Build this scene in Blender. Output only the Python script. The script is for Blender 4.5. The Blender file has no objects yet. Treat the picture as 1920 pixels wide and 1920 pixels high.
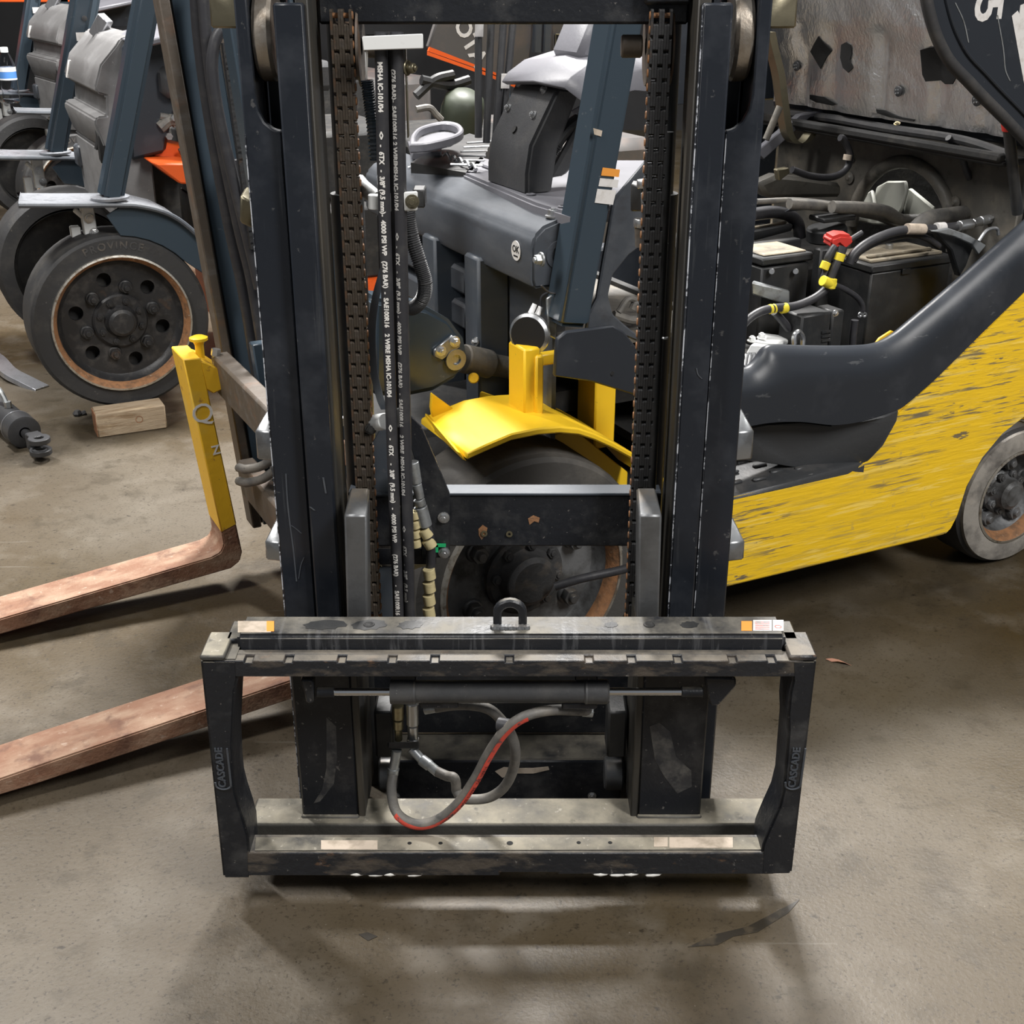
import bpy, bmesh, math, random
from mathutils import Vector, Matrix
from math import sin, cos, pi, radians, sqrt, atan2
random.seed(7)
SC = bpy.context.scene
COL = SC.collection

# ---------------------------------------------------------------- camera, world, lights, exposure
cam = bpy.data.objects.new('camera', bpy.data.cameras.new('camera'))
COL.objects.link(cam)
CAM = Vector((0, -1.63, 1.44)); PITCH = radians(24.0); FPX = 2350.0
cam.location = CAM
cam.rotation_euler = (pi/2 - PITCH, 0, 0)
cam.data.sensor_width = 36; cam.data.lens = 36*FPX/1920; cam.data.clip_start = .05
SC.camera = cam
W = bpy.data.worlds.new('world'); SC.world = W; W.use_nodes = True
W.node_tree.nodes['Background'].inputs[0].default_value = (.80, .84, .90, 1)
W.node_tree.nodes['Background'].inputs[1].default_value = .15
VS = SC.view_settings
VS.view_transform = 'Standard'; VS.look = 'None'; VS.gamma = 1; VS.use_curve_mapping = False
VS.exposure = .45
def lamp(name, loc, target, sx, sy, power, color=(1, .975, .945)):
    L = bpy.data.lights.new(name, 'AREA'); L.shape = 'RECTANGLE'; L.size = sx; L.size_y = sy
    L.energy = power; L.color = color
    o = bpy.data.objects.new(name, L); COL.objects.link(o); o.location = loc
    o.rotation_euler = (Vector(target)-Vector(loc)).to_track_quat('-Z', 'Y').to_euler()
    return o
lamp('overhead_area_lamp', (.0, 4.2, 5.2), (0, .4, 0), 1.3, .9, 760)
lamp('overhead_area_lamp', (3.6, 4.6, 5.6), (2.2, 2.6, 0), 1.8, .4, 190)
lamp('overhead_area_lamp', (-3.4, 3.2, 5.6), (-2.0, 2.0, 0), .4, 1.8, 300)
lamp('overhead_area_lamp', (3.0, -2.6, 4.8), (1.2, .8, .3), 1.0, 2.4, 240)
lamp('overhead_area_lamp', (-2.8, -1.4, 5.0), (-.4, .6, .4), .6, 2.0, 155)  # added fill from the left front to brighten the foil and mast fronts

# ---------------------------------------------------------------- picture -> world (only to read off real distances)
def ray(x, y):
    return (Vector((0, cos(PITCH), -sin(PITCH))) + Vector(((x-960)/FPX, 0, 0))
            - Vector((0, sin(PITCH), cos(PITCH)))*((y-960)/FPX))
def PY(x, y, Y):
    d = ray(x, y); return CAM + d*((Y-CAM.y)/d.y)
def PZ(x, y, z):
    d = ray(x, y); return CAM + d*((z-CAM.z)/d.z)
class Frame:            # a truck standing on the floor: u = towards its rear, n = towards its right side (ours), z = up
    def __init__(s, x, y, yaw):
        s.O = Vector((x, y, 0)); s.yaw = yaw
        s.a = Vector((cos(yaw), sin(yaw), 0)); s.n = Vector((sin(yaw), -cos(yaw), 0))
    def loc(s, p):
        p = p - s.O; return Vector((p.dot(s.a), -p.dot(s.n), p.z))
    def N(s, x, y, k):  # on the plane n = k; returned in the truck's own axes (u, -n, z)
        d = ray(x, y); return s.loc(CAM + d*((k-(CAM-s.O).dot(s.n))/d.dot(s.n)))
    def U(s, x, y, u):
        d = ray(x, y); return s.loc(CAM + d*((u-(CAM-s.O).dot(s.a))/d.dot(s.a)))
    def Z(s, x, y, z):
        return s.loc(PZ(x, y, z))
YAW = radians(27)
FY = Frame(.0475, .637, YAW)
FA = Frame(-1.285, 2.32, YAW)

# ---------------------------------------------------------------- materials
MATS = {}
def mat(name, base, rough=.5, metal=0, layers=(), bump=0, bscale=60, spec=.5, dust=None, coat=0, trans=0, ior=1.45, rough2=None):
    m = bpy.data.materials.new(name); m.use_nodes = True; MATS[name] = m
    nt = m.node_tree; N = nt.nodes; L = nt.links
    b = N['Principled BSDF']
    b.inputs['Roughness'].default_value = rough; b.inputs['Metallic'].default_value = metal
    b.inputs['Specular IOR Level'].default_value = spec; b.inputs['Coat Weight'].default_value = coat
    b.inputs['Transmission Weight'].default_value = trans; b.inputs['IOR'].default_value = ior
    tc = N.new('ShaderNodeTexCoord')
    def noise(scale, detail=4, seed=0):
        mp = N.new('ShaderNodeMapping'); L.new(tc.outputs['Object'], mp.inputs[0])
        if isinstance(scale, (int, float)): scale = (scale,)*3
        mp.inputs['Scale'].default_value = scale; mp.inputs['Location'].default_value = (seed*3.7, seed*1.9, seed*5.3)
        nz = N.new('ShaderNodeTexNoise'); L.new(mp.outputs[0], nz.inputs['Vector'])
        nz.inputs['Scale'].default_value = 1; nz.inputs['Detail'].default_value = detail; nz.inputs['Roughness'].default_value = .6
        return nz.outputs['Fac']
    def mrange(f, lo, hi, amt):
        r = N.new('ShaderNodeMapRange'); L.new(f, r.inputs[0])
        r.inputs[1].default_value = lo; r.inputs[2].default_value = hi; r.inputs[3].default_value = 0; r.inputs[4].default_value = amt
        return r.outputs[0]
    def mul(f, g):
        q = N.new('ShaderNodeMath'); q.operation = 'MULTIPLY'; L.new(f, q.inputs[0]); L.new(g, q.inputs[1]); return q.outputs[0]
    rgb = N.new('ShaderNodeRGB'); rgb.outputs[0].default_value = (*base, 1); cur = rgb.outputs[0]
    rcur = None
    for i, ly in enumerate(layers):
        color, scale, lo, hi, amt = ly[:5]; opt = ly[5] if len(ly) > 5 else {}
        f = mrange(noise(scale, opt.get('detail', 5), i+1), lo, hi, amt)
        if 'mask' in opt:
            ms, ml, mh = opt['mask']; f = mul(f, mrange(noise(ms, 2, i+11), ml, mh, 1))
        if 'up' in opt:
            g = N.new('ShaderNodeNewGeometry'); sx = N.new('ShaderNodeSeparateXYZ'); L.new(g.outputs['Normal'], sx.inputs[0])
            f = mul(f, mrange(sx.outputs[2], opt['up'], min(opt['up']+.3, 1), 1))
        mx = N.new('ShaderNodeMix'); mx.data_type = 'RGBA'
        L.new(f, mx.inputs[0]); L.new(cur, mx.inputs[6]); mx.inputs[7].default_value = (*color, 1); cur = mx.outputs[2]
        if 'rough' in opt:
            rm = N.new('ShaderNodeMix'); L.new(f, rm.inputs[0])
            if rcur is None: rm.inputs[2].default_value = rough
            else: L.new(rcur, rm.inputs[2])
            rm.inputs[3].default_value = opt['rough']; rcur = rm.outputs[0]
    L.new(cur, b.inputs['Base Color'])
    if rcur is not None: L.new(rcur, b.inputs['Roughness'])
    if bump:
        bp = N.new('ShaderNodeBump'); bp.inputs['Strength'].default_value = bump; bp.inputs['Distance'].default_value = .01
        L.new(noise(bscale, 4, 9), bp.inputs['Height']); L.new(bp.outputs[0], b.inputs['Normal'])
    return m
DUST = (.30, .27, .21)
mat('mast_paint', (.013, .016, .022), .33, 0, (((.09, .09, .09), 55, .66, .70, .7), ((.05, .055, .065), 9, .5, .75, .6), ((.07, .075, .08), (90, 90, 4), .62, .75, .5)), .04, 40)
mat('mast_side', (.035, .034, .031), .5, 0, (((.07, .06, .045), (30, 30, 3), .45, .7, .8),), .05, 40)
mat('carriage_paint', (.012, .0135, .017), .40, 0, (((.14, .13, .12), 120, .66, .70, .8), ((.06, .06, .06), 14, .52, .72, .7), ((.16, .145, .115), 18, .3, .62, .85, {'up': .75, 'rough': .8}), ((.75, .72, .68), 260, .73, .76, .5)), .12, 90)
mat('carriage_drip', (.014, .0155, .019), .40, 0, (((.07, .072, .078), (90, 3, 7), .54, .64, .8), ((.11, .105, .095), 120, .66, .70, .7), ((.16, .147, .12), 18, .3, .62, .85, {'up': .75, 'rough': .8}), ((.03, .03, .032), 60, .5, .7, .5, {'up': .75})), .12, 90)
mat('carriage_worn', (.017, .018, .021), .45, 0, (((.09, .075, .06), (14, 30, 40), .48, .62, .8), ((.14, .08, .045), (25, 25, 60), .62, .70, .7), ((.25, .24, .22), 90, .66, .72, .6), ((.17, .15, .12), 18, .3, .62, .9, {'up': .75, 'rough': .8})), .2, 80)
mat('dusty_rail', (.05, .048, .043), .55, 0, (((.27, .245, .19), 16, .25, .6, .9, {'up': .6, 'rough': .85}), ((.5, .47, .4), 90, .62, .72, .5, {'up': .6}), ((.03, .03, .03), 30, .62, .72, .7)), .15, 90)
mat('steel_plate', (.16, .165, .17), .42, .6, (((.09, .09, .09), 12, .45, .7, .8), ((.25, .21, .16), 20, .4, .7, .7, {'up': .6})), .08, 50)
mat('frame_bluegrey', (.050, .060, .074), .48, 0, (((.10, .10, .10), 50, .66, .70, .6), ((.08, .085, .09), (6, 6, 20), .5, .75, .6)), .04, 40)
mat('guard_navy', (.038, .054, .070), .24, 0, (((.10, .11, .12), (30, 30, 60), .67, .71, .6),), .02, 40)
mat('beam_grey', (.055, .062, .073), .42, 0, (((.11, .117, .127), (12, 4, 14), .45, .7, .6), ((.20, .13, .08), 9, .68, .75, .6), ((.04, .04, .045), (20, 5, 30), .55, .7, .6)), .04, 40)
YEL = (.88, .56, .024)
mat('yellow', YEL, .38, 0, (((.45, .20, .02), 8, .6, .75, .5), ((.10, .07, .04), 120, .70, .73, .7)), .05, 30)
mat('yellow_body', YEL, .42, 0, (((.36, .27, .09), (5, 9, 90), .52, .64, .7, {'mask': (2.6, .40, .60), 'detail': 9}), ((.13, .12, .10), (8, 9, 130), .545, .595, .85, {'mask': (3.2, .40, .52), 'detail': 9}), ((.96, .70, .16), (5, 10, 70), .57, .62, .6), ((.09, .09, .098), (7, 9, 26), .655, .675, .85, {'detail': 9}), ((.33, .26, .13), 40, .62, .70, .5, {'mask': (2.2, .45, .6)})), .18, (14, 14, 110))
mat('yellow_fork', (.72, .42, .02), .5, 0, (((.28, .12, .04), 30, .62, .70, .8), ((.06, .045, .03), 70, .68, .72, .8), ((.62, .45, .10), 12, .5, .7, .5)), .1, 40)
mat('rust_fork', (.19, .095, .056), .72, 0, (((.30, .205, .14), (10, 22, 22), .42, .66, .85), ((.10, .045, .028), 20, .52, .68, .85), ((.42, .34, .27), 60, .62, .72, .5)), .25, 120)
mat('rust_bar', (.085, .068, .052), .55, 0, (((.17, .085, .045), 16, .55, .72, .6), ((.13, .12, .11), (10, 30, 30), .5, .7, .7)), .12, 50)
mat('chain_steel', (.085, .068, .052), .5, .4, (((.20, .085, .03), 40, .55, .72, .8), ((.10, .09, .08), 80, .55, .7, .6)), .15, 120)
mat('chain_dark', (.045, .045, .046), .5, .5, (((.12, .07, .04), 40, .6, .74, .6),), .12, 120)
mat('chain_edge', (.26, .12, .05), .7, 0, (((.10, .06, .035), 60, .45, .65, .8),), .2, 120)
mat('black_rubber', (.035, .035, .037), .6, 0, (((.075, .07, .065), 25, .45, .7, .6),), .05, 60)
mat('tyre', (.030, .030, .031), .62, 0, (((.075, .07, .062), 8, .50, .72, .7), ((.2, .18, .15), 60, .68, .72, .4)), .12, 60)
mat('tyre_dusty', (.060, .057, .053), .72, 0, (((.13, .12, .105), 7, .50, .70, .8), ((.30, .275, .23), (9, 9, 9), .665, .69, .8)), .15, 60)
mat('tyre_worn', (.30, .28, .25), .75, 0, (((.07, .065, .06), 9, .45, .62, .8), ((.33, .30, .26), 22, .6, .7, .6)), .2, 50)
mat('wheel_black', (.020, .020, .021), .42, 0, (((.07, .065, .06), 30, .5, .7, .6), ((.10, .06, .035), 12, .66, .75, .5)), .1, 70)
mat('rim_rust', (.30, .145, .065), .75, 0, (((.12, .07, .04), 40, .45, .65, .8), ((.45, .36, .27), 70, .62, .7, .6)), .2, 120)
mat('rim_bare', (.55, .53, .48), .4, .8, (((.2, .15, .1), 50, .5, .68, .8),), .1, 90)
mat('hub_grey', (.16, .165, .17), .45, .3, (((.04, .038, .035), 14, .42, .62, .85), ((.22, .21, .19), 50, .64, .72, .6)), .15, 60)
mat('hub_dirty', (.055, .055, .056), .6, .2, (((.13, .11, .09), 26, .5, .7, .8), ((.16, .09, .05), 18, .66, .74, .6)), .25, 60)
mat('zinc', (.62, .63, .64), .3, .9, (((.35, .33, .3), 40, .55, .7, .6),), .03, 60)
mat('zinc_gold', (.45, .40, .25), .32, .9, (((.22, .2, .15), 40, .5, .7, .6),), .03, 60)
mat('chrome', (.8, .81, .83), .1, 1)
mat('brass_plate', (.19, .17, .115), .35, .7, (((.12, .11, .08), 20, .5, .7, .7),), .03, 50)
mat('white_paint', (.72, .73, .72), .45, 0, (((.4, .38, .34), 30, .58, .72, .6),))
mat('white_print', (.72, .70, .66), .7)
mat('print_dim', (.42, .41, .39), .7)
mat('black_print', (.006, .006, .006), .8)
mat('red_print', (.72, .09, .06), .6, 0, (((.10, .09, .09), (60, 60, 60), .55, .62, .9),))
mat('hose_grey', (.10, .096, .09), .55, 0, (((.20, .185, .16), 25, .42, .66, .8), ((.05, .05, .05), 60, .6, .7, .6)), .08, 90)
mat('hose_black', (.032, .032, .036), .45, 0, (((.07, .068, .066), 30, .5, .72, .5),), .04, 90)
mat('spiral_ivory', (.55, .47, .26), .5, 0, (((.3, .24, .13), 40, .55, .7, .7),))
mat('fitting_grey', (.42, .44, .45), .4, .7, (((.2, .19, .17), 50, .5, .68, .7),))
mat('plastic_grey', (.145, .145, .162), .42, 0, (((.10, .10, .11), 9, .5, .72, .5), ((.22, .22, .24), 60, .68, .72, .4)), .05, 120)
mat('cowl_grey', (.17, .168, .168), .5, 0, (((.27, .268, .27), (6, 6, 9), .48, .70, .7), ((.14, .13, .13), 13, .6, .74, .7), ((.5, .48, .45), 90, .66, .72, .5)), .06, 60)
mat('plastic_black', (.046, .047, .05), .45, 0, (((.08, .078, .075), 16, .5, .72, .5),), .1, 200)
mat('box_black', (.02, .021, .022), .45, 0, (((.055, .053, .05), 12, .48, .7, .7),), .05, 120)
mat('bay_dark', (.018, .018, .018), .7, 0, (((.05, .046, .04), 14, .5, .7, .8),), .2, 40)
mat('bay_panel', (.085, .08, .07), .55, 0, (((.17, .15, .12), 12, .46, .7, .8), ((.035, .034, .03), 25, .58, .7, .7)), .2, 40)
mat('dust_top', (.27, .23, .165), .8, 0, (((.10, .09, .075), 14, .5, .68, .9), ((.42, .38, .30), 40, .6, .7, .6)), .2, 90)
mat('deck_black', (.022, .026, .033), .42, 0, (((.10, .105, .11), (20, 8, 60), .66, .71, .6), ((.055, .06, .07), 6, .5, .72, .6)), .03, 30)
mat('step_black', (.040, .042, .045), .45, 0, (((.10, .095, .09), 14, .45, .7, .8, {'up': .6}), ((.3, .29, .28), (10, 30, 60), .69, .72, .5)), .1, 60)
mat('foil', (.95, .945, .94), .34, 1, (((.70, .66, .62), 9, .62, .78, .5),), .35, (45, 110, 80))
mat('fan_white', (.26, .265, .235), .55, 0, (((.2, .2, .17), 8, .45, .68, .7),))
mat('orange', (.82, .12, .02), .4, 0, (((.4, .06, .015), 9, .6, .75, .5),), .03, 40)
mat('hood_charcoal', (.085, .08, .078), .5, 0, (((.16, .12, .10), 8, .48, .7, .6),), .04, 60)
mat('red', (.55, .04, .03), .45, 0, (((.25, .03, .025), 30, .55, .7, .6),))
mat('yellow_tape', (.75, .60, .04), .5)
mat('label_white', (.66, .64, .62), .5, 0, (((.45, .42, .38), 60, .5, .68, .6),))
mat('label_faded', (.50, .42, .34), .6, 0, (((.30, .25, .19), 40, .45, .65, .8),))
mat('label_orange', (.75, .30, .05), .5)
mat('wood', (.36, .28, .19), .75, 0, (((.20, .13, .07), (9, 60, 60), .48, .62, .85), ((.10, .07, .04), 18, .66, .74, .8), ((.60, .47, .30), (6, 30, 30), .55, .7, .6)), .3, (20, 120, 120))
mat('wood_end', (.30, .14, .07), .8, 0, (((.16, .08, .04), 60, .5, .66, .8),), .2, 90)
mat('pet', (.95, .97, 1), .04, 0, (), 0, 60, .5, None, 0, 1.0, 1.2)
mat('water', (.95, .98, 1), .02, 0, (), 0, 60, .5, None, 0, 1.0, 1.33)
mat('label_blue', (.09, .25, .62), .4)
mat('cylinder_grey', (.045, .046, .048), .42, 0, (((.085, .082, .078), 16, .45, .7, .8), ((.25, .24, .22), 90, .68, .73, .6)), .08, 80)
mat('mudguard_grey', (.23, .24, .26), .25, 0, (((.12, .125, .135), (30, 30, 30), .5, .7, .7), ((.4, .41, .43), 50, .6, .7, .5)), .04, 50)  # base lightened to put the sheen on the mudguard tops into the colour
mat('scuff', (.036, .036, .038), .6, 0, (((.12, .115, .105), 30, .45, .65, .8), ((.022, .023, .027), 40, .55, .66, .9)), .1, 80)
mat('cap_white', (.8, .82, .84), .4)
mat('green_cap', (.02, .45, .16), .5)
mat('tank_green', (.04, .048, .033), .5)
mat('leaf_chip', (.52, .27, .19), .8)
mat('oil_smear', (.022, .018, .013), .5, 0, (((.066, .051, .032), 24, .50, .66, .95),))
mat('wall_dark', (.028, .028, .03), .8, 0, (((.05, .05, .05), 1.2, .45, .7, .6),))
mat('roller_steel', (.42, .38, .33), .38, .75, (((.22, .17, .12), 18, .48, .68, .8), ((.6, .57, .52), 40, .6, .7, .6)), .1, 60)
mat('lug_steel', (.33, .34, .35), .3, .8, (((.12, .12, .12), 14, .5, .68, .8),), .03, 50)
mat('edge_wear', (.03, .033, .04), .4, 0, (((.50, .52, .56), (60, 60, 38), .50, .56, .9), ((.50, .52, .56), 160, .56, .60, .9)))
mat('clear_white', (.85, .85, .84), .3)
mat('grease', (.75, .74, .70), .35)
mat('brush_alu', (.50, .51, .54), .32, .8, (((.3, .3, .31), (60, 60, 8), .5, .7, .5),))
mat('floor_concrete', (.066, .050, .031), .5, 0, (
    ((.094, .080, .061), .8, .38, .64, .9), ((.047, .033, .014), .8, .46, .64, .85, {'rough': .33}),
    ((.022, .017, .011), 2.2, .60, .72, .65, {'rough': .33}), ((.118, .102, .080), 7, .52, .70, .55), ((.037, .029, .018), 12, .54, .68, .55),
    ((.019, .015, .010), 40, .64, .72, .8), ((.20, .18, .15), 130, .69, .75, .8), ((.024, .018, .012), 170, .56, .70, .8), ((.13, .117, .096), (3, 60, 1), .70, .74, .5)), .12, 130, .35)

# ---------------------------------------------------------------- mesh builder
def V(*a): return Vector(a[0]) if len(a) == 1 else Vector(a)
def basis(d):
    d = V(d).normalized(); t = V(0, 0, 1) if abs(d.z) < .9 else V(1, 0, 0)
    e = d.cross(t).normalized(); return d, e, d.cross(e).normalized()
def smooth_path(pts, k=6):
    pts = [V(p) for p in pts]
    if len(pts) < 3 or k < 2: return pts
    q = [pts[0]*2-pts[1]] + pts + [pts[-1]*2-pts[-2]]; out = []
    for i in range(1, len(q)-2):
        p0, p1, p2, p3 = q[i-1:i+3]
        for j in range(k):
            t = j/k
            out.append(.5*((2*p1)+(p2-p0)*t+(2*p0-5*p1+4*p2-p3)*t*t+(3*p1-p0-3*p2+p3)*t**3))
    out.append(pts[-1]); return out
class B:
    def __init__(s): s.bm = bmesh.new()
    def faces(s, vs, fs):
        w = [s.bm.verts.new(v) for v in vs]
        for f in fs:
            try: s.bm.faces.new([w[i] for i in f])
            except ValueError: pass
        return s
    def hexa(s, c):     # 8 corners: bottom 4 then top 4
        return s.faces(c, [(3, 2, 1, 0), (4, 5, 6, 7), (0, 1, 5, 4), (1, 2, 6, 5), (2, 3, 7, 6), (3, 0, 4, 7)])
    def box(s, x0, x1, y0, y1, z0, z1):
        return s.hexa([V(x0, y0, z0), V(x1, y0, z0), V(x1, y1, z0), V(x0, y1, z0), V(x0, y0, z1), V(x1, y0, z1), V(x1, y1, z1), V(x0, y1, z1)])
    def obox(s, c, ax, ay, az):     # centre and three half vectors
        c, ax, ay, az = V(c), V(ax), V(ay), V(az)
        return s.hexa([c-ax-ay-az, c+ax-ay-az, c+ax+ay-az, c-ax+ay-az, c-ax-ay+az, c+ax-ay+az, c+ax+ay+az, c-ax+ay+az])
    def bar(s, p, q, w, h, up=(0, 0, 1)):   # rectangular bar from p to q
        p, q = V(p), V(q); d = (q-p).normalized(); e = d.cross(V(up)).normalized(); g = e.cross(d)
        return s.obox((p+q)/2, (q-p)/2, e*w/2, g*h/2)
    def ext(s, pts, vec):           # planar outline pushed along vec
        pts = [V(p) for p in pts]; vec = V(vec); k = len(pts)
        return s.faces(pts+[p+vec for p in pts], [tuple(range(k))[::-1], tuple(range(k, 2*k))]+[(i, (i+1) % k, k+(i+1) % k, k+i) for i in range(k)])
    def loft(s, A, Bp, thick=None):  # strip between two equal-length polylines
        k = len(A); return s.faces(list(map(V, A))+list(map(V, Bp)), [(i, i+1, k+i+1, k+i) for i in range(k-1)])
    def slab(s, A, Bp, off):        # the same with a thickness vector
        A, Bp, off = [V(p) for p in A], [V(p) for p in Bp], V(off); k = len(A)
        vs = A+Bp+[p+off for p in A]+[p+off for p in Bp]; fs = []
        for i in range(k-1):
            fs += [(i, i+1, k+i+1, k+i), (2*k+i, 3*k+i, 3*k+i+1, 2*k+i+1), (i, 2*k+i, 2*k+i+1, i+1), (k+i, k+i+1, 3*k+i+1, 3*k+i)]
        fs += [(0, k, 3*k, 2*k), (k-1, 3*k-1, 4*k-1, 2*k-1)]
        return s.faces(vs, fs)
    def cyl(s, p, q, r, r2=None, seg=16, caps=True):
        p, q = V(p), V(q); r2 = r if r2 is None else r2; d, e, g = basis(q-p); vs = []
        for c, rr in ((p, r), (q, r2)):
            vs += [c+(e*cos(2*pi*i/seg)+g*sin(2*pi*i/seg))*rr for i in range(seg)]
        fs = [(i, (i+1) % seg, seg+(i+1) % seg, seg+i) for i in range(seg)]
        if caps: fs += [tuple(range(seg))[::-1], tuple(range(seg, 2*seg))]
        return s.faces(vs, fs)
    def hexb(s, p, d, r, h): d = V(d).normalized(); return s.cyl(p, V(p)+d*h, r, seg=6)
    def bolt(s, p, d, r, h):
        d = V(d).normalized(); s.cyl(p, V(p)+d*h*.25, r*1.35, seg=14); s.cyl(V(p)+d*h*.25, V(p)+d*h, r, r*.93, seg=6); return s.cyl(V(p)+d*h, V(p)+d*h*1.25, r*.55, r*.5, seg=10)
    def tube(s, pts, r, seg=8, k=6, rr=None):
        pts = smooth_path(pts, k); n = len(pts); vs, fs = [], []; e = None
        for i, p in enumerate(pts):
            t = (pts[min(i+1, n-1)]-pts[max(i-1, 0)]).normalized()
            e = basis(t)[1] if e is None else (e-t*e.dot(t)).normalized()
            g = t.cross(e); R = rr(i/(n-1)) if rr else r
            vs += [p+(e*cos(2*pi*j/seg)+g*sin(2*pi*j/seg))*R for j in range(seg)]
        for i in range(n-1):
            fs += [(i*seg+j, i*seg+(j+1) % seg, (i+1)*seg+(j+1) % seg, (i+1)*seg+j) for j in range(seg)]
        fs += [tuple(range(seg))[::-1], tuple(range((n-1)*seg, n*seg))]
        return s.faces(vs, fs)
    def lathe(s, prof, p, d, seg=32):   # prof: (radius, height along d)
        p = V(p); d, e, g = basis(d); vs, fs = [], []; k = len(prof)
        for r, h in prof: vs += [p+d*h+(e*cos(2*pi*i/seg)+g*sin(2*pi*i/seg))*r for i in range(seg)]
        for a in range(k-1): fs += [(a*seg+i, a*seg+(i+1) % seg, (a+1)*seg+(i+1) % seg, (a+1)*seg+i) for i in range(seg)]
        return s.faces(vs, fs)
    def ring(s, p, d, r0, r1, h, seg=32): return s.lathe([(r0, 0), (r1, 0), (r1, h), (r0, h), (r0, 0)], p, d, seg)
    def data(s, name, bev=0, ang=40, seg=1):
        bm = s.bm; bmesh.ops.remove_doubles(bm, verts=bm.verts, dist=1e-5)
        bmesh.ops.recalc_face_normals(bm, faces=bm.faces)
        if bev:
            ed = [e for e in bm.edges if len(e.link_faces) == 2 and e.calc_face_angle(0) > .5]
            bmesh.ops.bevel(bm, geom=ed, offset=bev, segments=seg, affect='EDGES', clamp_overlap=True)
        me = bpy.data.meshes.new(name); bm.to_mesh(me); bm.free()
        me.polygons.foreach_set('use_smooth', [True]*len(me.polygons)); me.set_sharp_from_angle(angle=radians(ang))
        return me
    def obj(s, name, m, parent=None, bev=0, ang=40, label=None, seg=1):
        return link(s.data(name, bev, ang, seg), name, m, parent, label)
def link(me, name, m, parent=None, label=None):
    o = bpy.data.objects.new(name, me); COL.objects.link(o)
    if m and not me.materials: me.materials.append(MATS[m])
    if parent: o.parent = parent
    if label: o['label'] = label
    return o
def thing(name, label, cat, loc=(0, 0, 0), yaw=0, group=None):
    o = bpy.data.objects.new(name, None); COL.objects.link(o); o.location = loc; o.rotation_euler = (0, 0, yaw)
    o.empty_display_size = .1; o['label'] = label; o['category'] = cat
    if group: o['group'] = group
    return o
def truck(name, label, F): return thing(name, label, 'forklift', F.O, F.yaw)
def struct(o): o['kind'] = 'structure'; return o
def copy_tree(o, parent=None):
    c = o.copy(); COL.objects.link(c)
    if parent: c.parent = parent
    for ch in list(o.children): copy_tree(ch, c)
    return c
_txt = {}
def text_me(body, size, extrude=0, align='LEFT', spacing=1.0, bold=0):
    cu = bpy.data.curves.new('lettering', 'FONT'); cu.body = body; cu.size = size; cu.extrude = extrude; cu.align_x = align
    cu.space_character = spacing; cu.resolution_u = 3; cu.offset = bold
    o = bpy.data.objects.new('lettering', cu); COL.objects.link(o)
    dg = bpy.context.evaluated_depsgraph_get(); me = bpy.data.meshes.new_from_object(o.evaluated_get(dg))
    bpy.data.objects.remove(o); bpy.data.curves.remove(cu); me.materials.clear(); return me
def put_text(body, size, o, ex, ey, m, parent, name='lettering', extrude=.0004, align='CENTER', bold=0, spacing=1, label=None):
    me = text_me(body, size, extrude, align, spacing, bold); o, ex, ey = V(o), V(ex).normalized(), V(ey).normalized(); ez = ex.cross(ey)
    for v in me.vertices: v.co = o+ex*v.co.x+ey*v.co.y+ez*v.co.z
    return link(me, name, m, parent, label)
def on_hose(me, path, R, s0, toward, tdir=1):   # wrap flat lettering round a hose, reading along it
    bm = bmesh.new(); bm.from_mesh(me)
    for k in range(-3, 12):
        bmesh.ops.bisect_plane(bm, geom=bm.verts[:]+bm.edges[:]+bm.faces[:], plane_co=(0, k*.001, 0), plane_no=(0, 1, 0))
    bm.to_mesh(me); bm.free()
    cum = [0]
    for a, b in zip(path, path[1:]): cum.append(cum[-1]+(b-a).length)
    for v in me.vertices:
        s = min(max(s0+v.co.x, 0), cum[-1]-1e-4); i = max(j for j in range(len(cum)-1) if cum[j] <= s)
        d = (path[i+1]-path[i]).normalized(); p = path[i]+d*(s-cum[i])
        e = V(toward); e = (e-d*e.dot(d)).normalized(); g = e.cross(d)*tdir
        ph = (v.co.y-.0033)/R; v.co = p+(e*cos(ph)+g*sin(ph))*(R+.0003+max(v.co.z, 0))
    return me

# ---------------------------------------------------------------- the setting
fl = B().box(-9, 9, -4.5, 11, -.1, 0).obj('floor', 'floor_concrete'); struct(fl)
for pts in (((1290, 1776), (1340, 1752), (1400, 1738), (1470, 1702), (1500, 1686), (1478, 1712), (1420, 1748), (1375, 1756), (1345, 1772)), ((672, 1752), (690, 1748), (708, 1756), (690, 1764))):
    B().ext([PZ(x, y, .0006) for x, y in pts], V(0, 0, .0003)).obj('oil_smear', 'oil_smear', fl)
wb = B().box(-9, 9, 10.0, 10.2, 0, 6.5).obj('wall_back', 'wall_dark'); struct(wb)
wl = B().box(-9.2, -9, -4.5, 10.2, 0, 6.5).obj('wall_left', 'wall_dark'); struct(wl)
wr = B().box(9, 9.2, -4.5, 10.2, 0, 6.5).obj('wall_right', 'wall_dark'); struct(wr)

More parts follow.
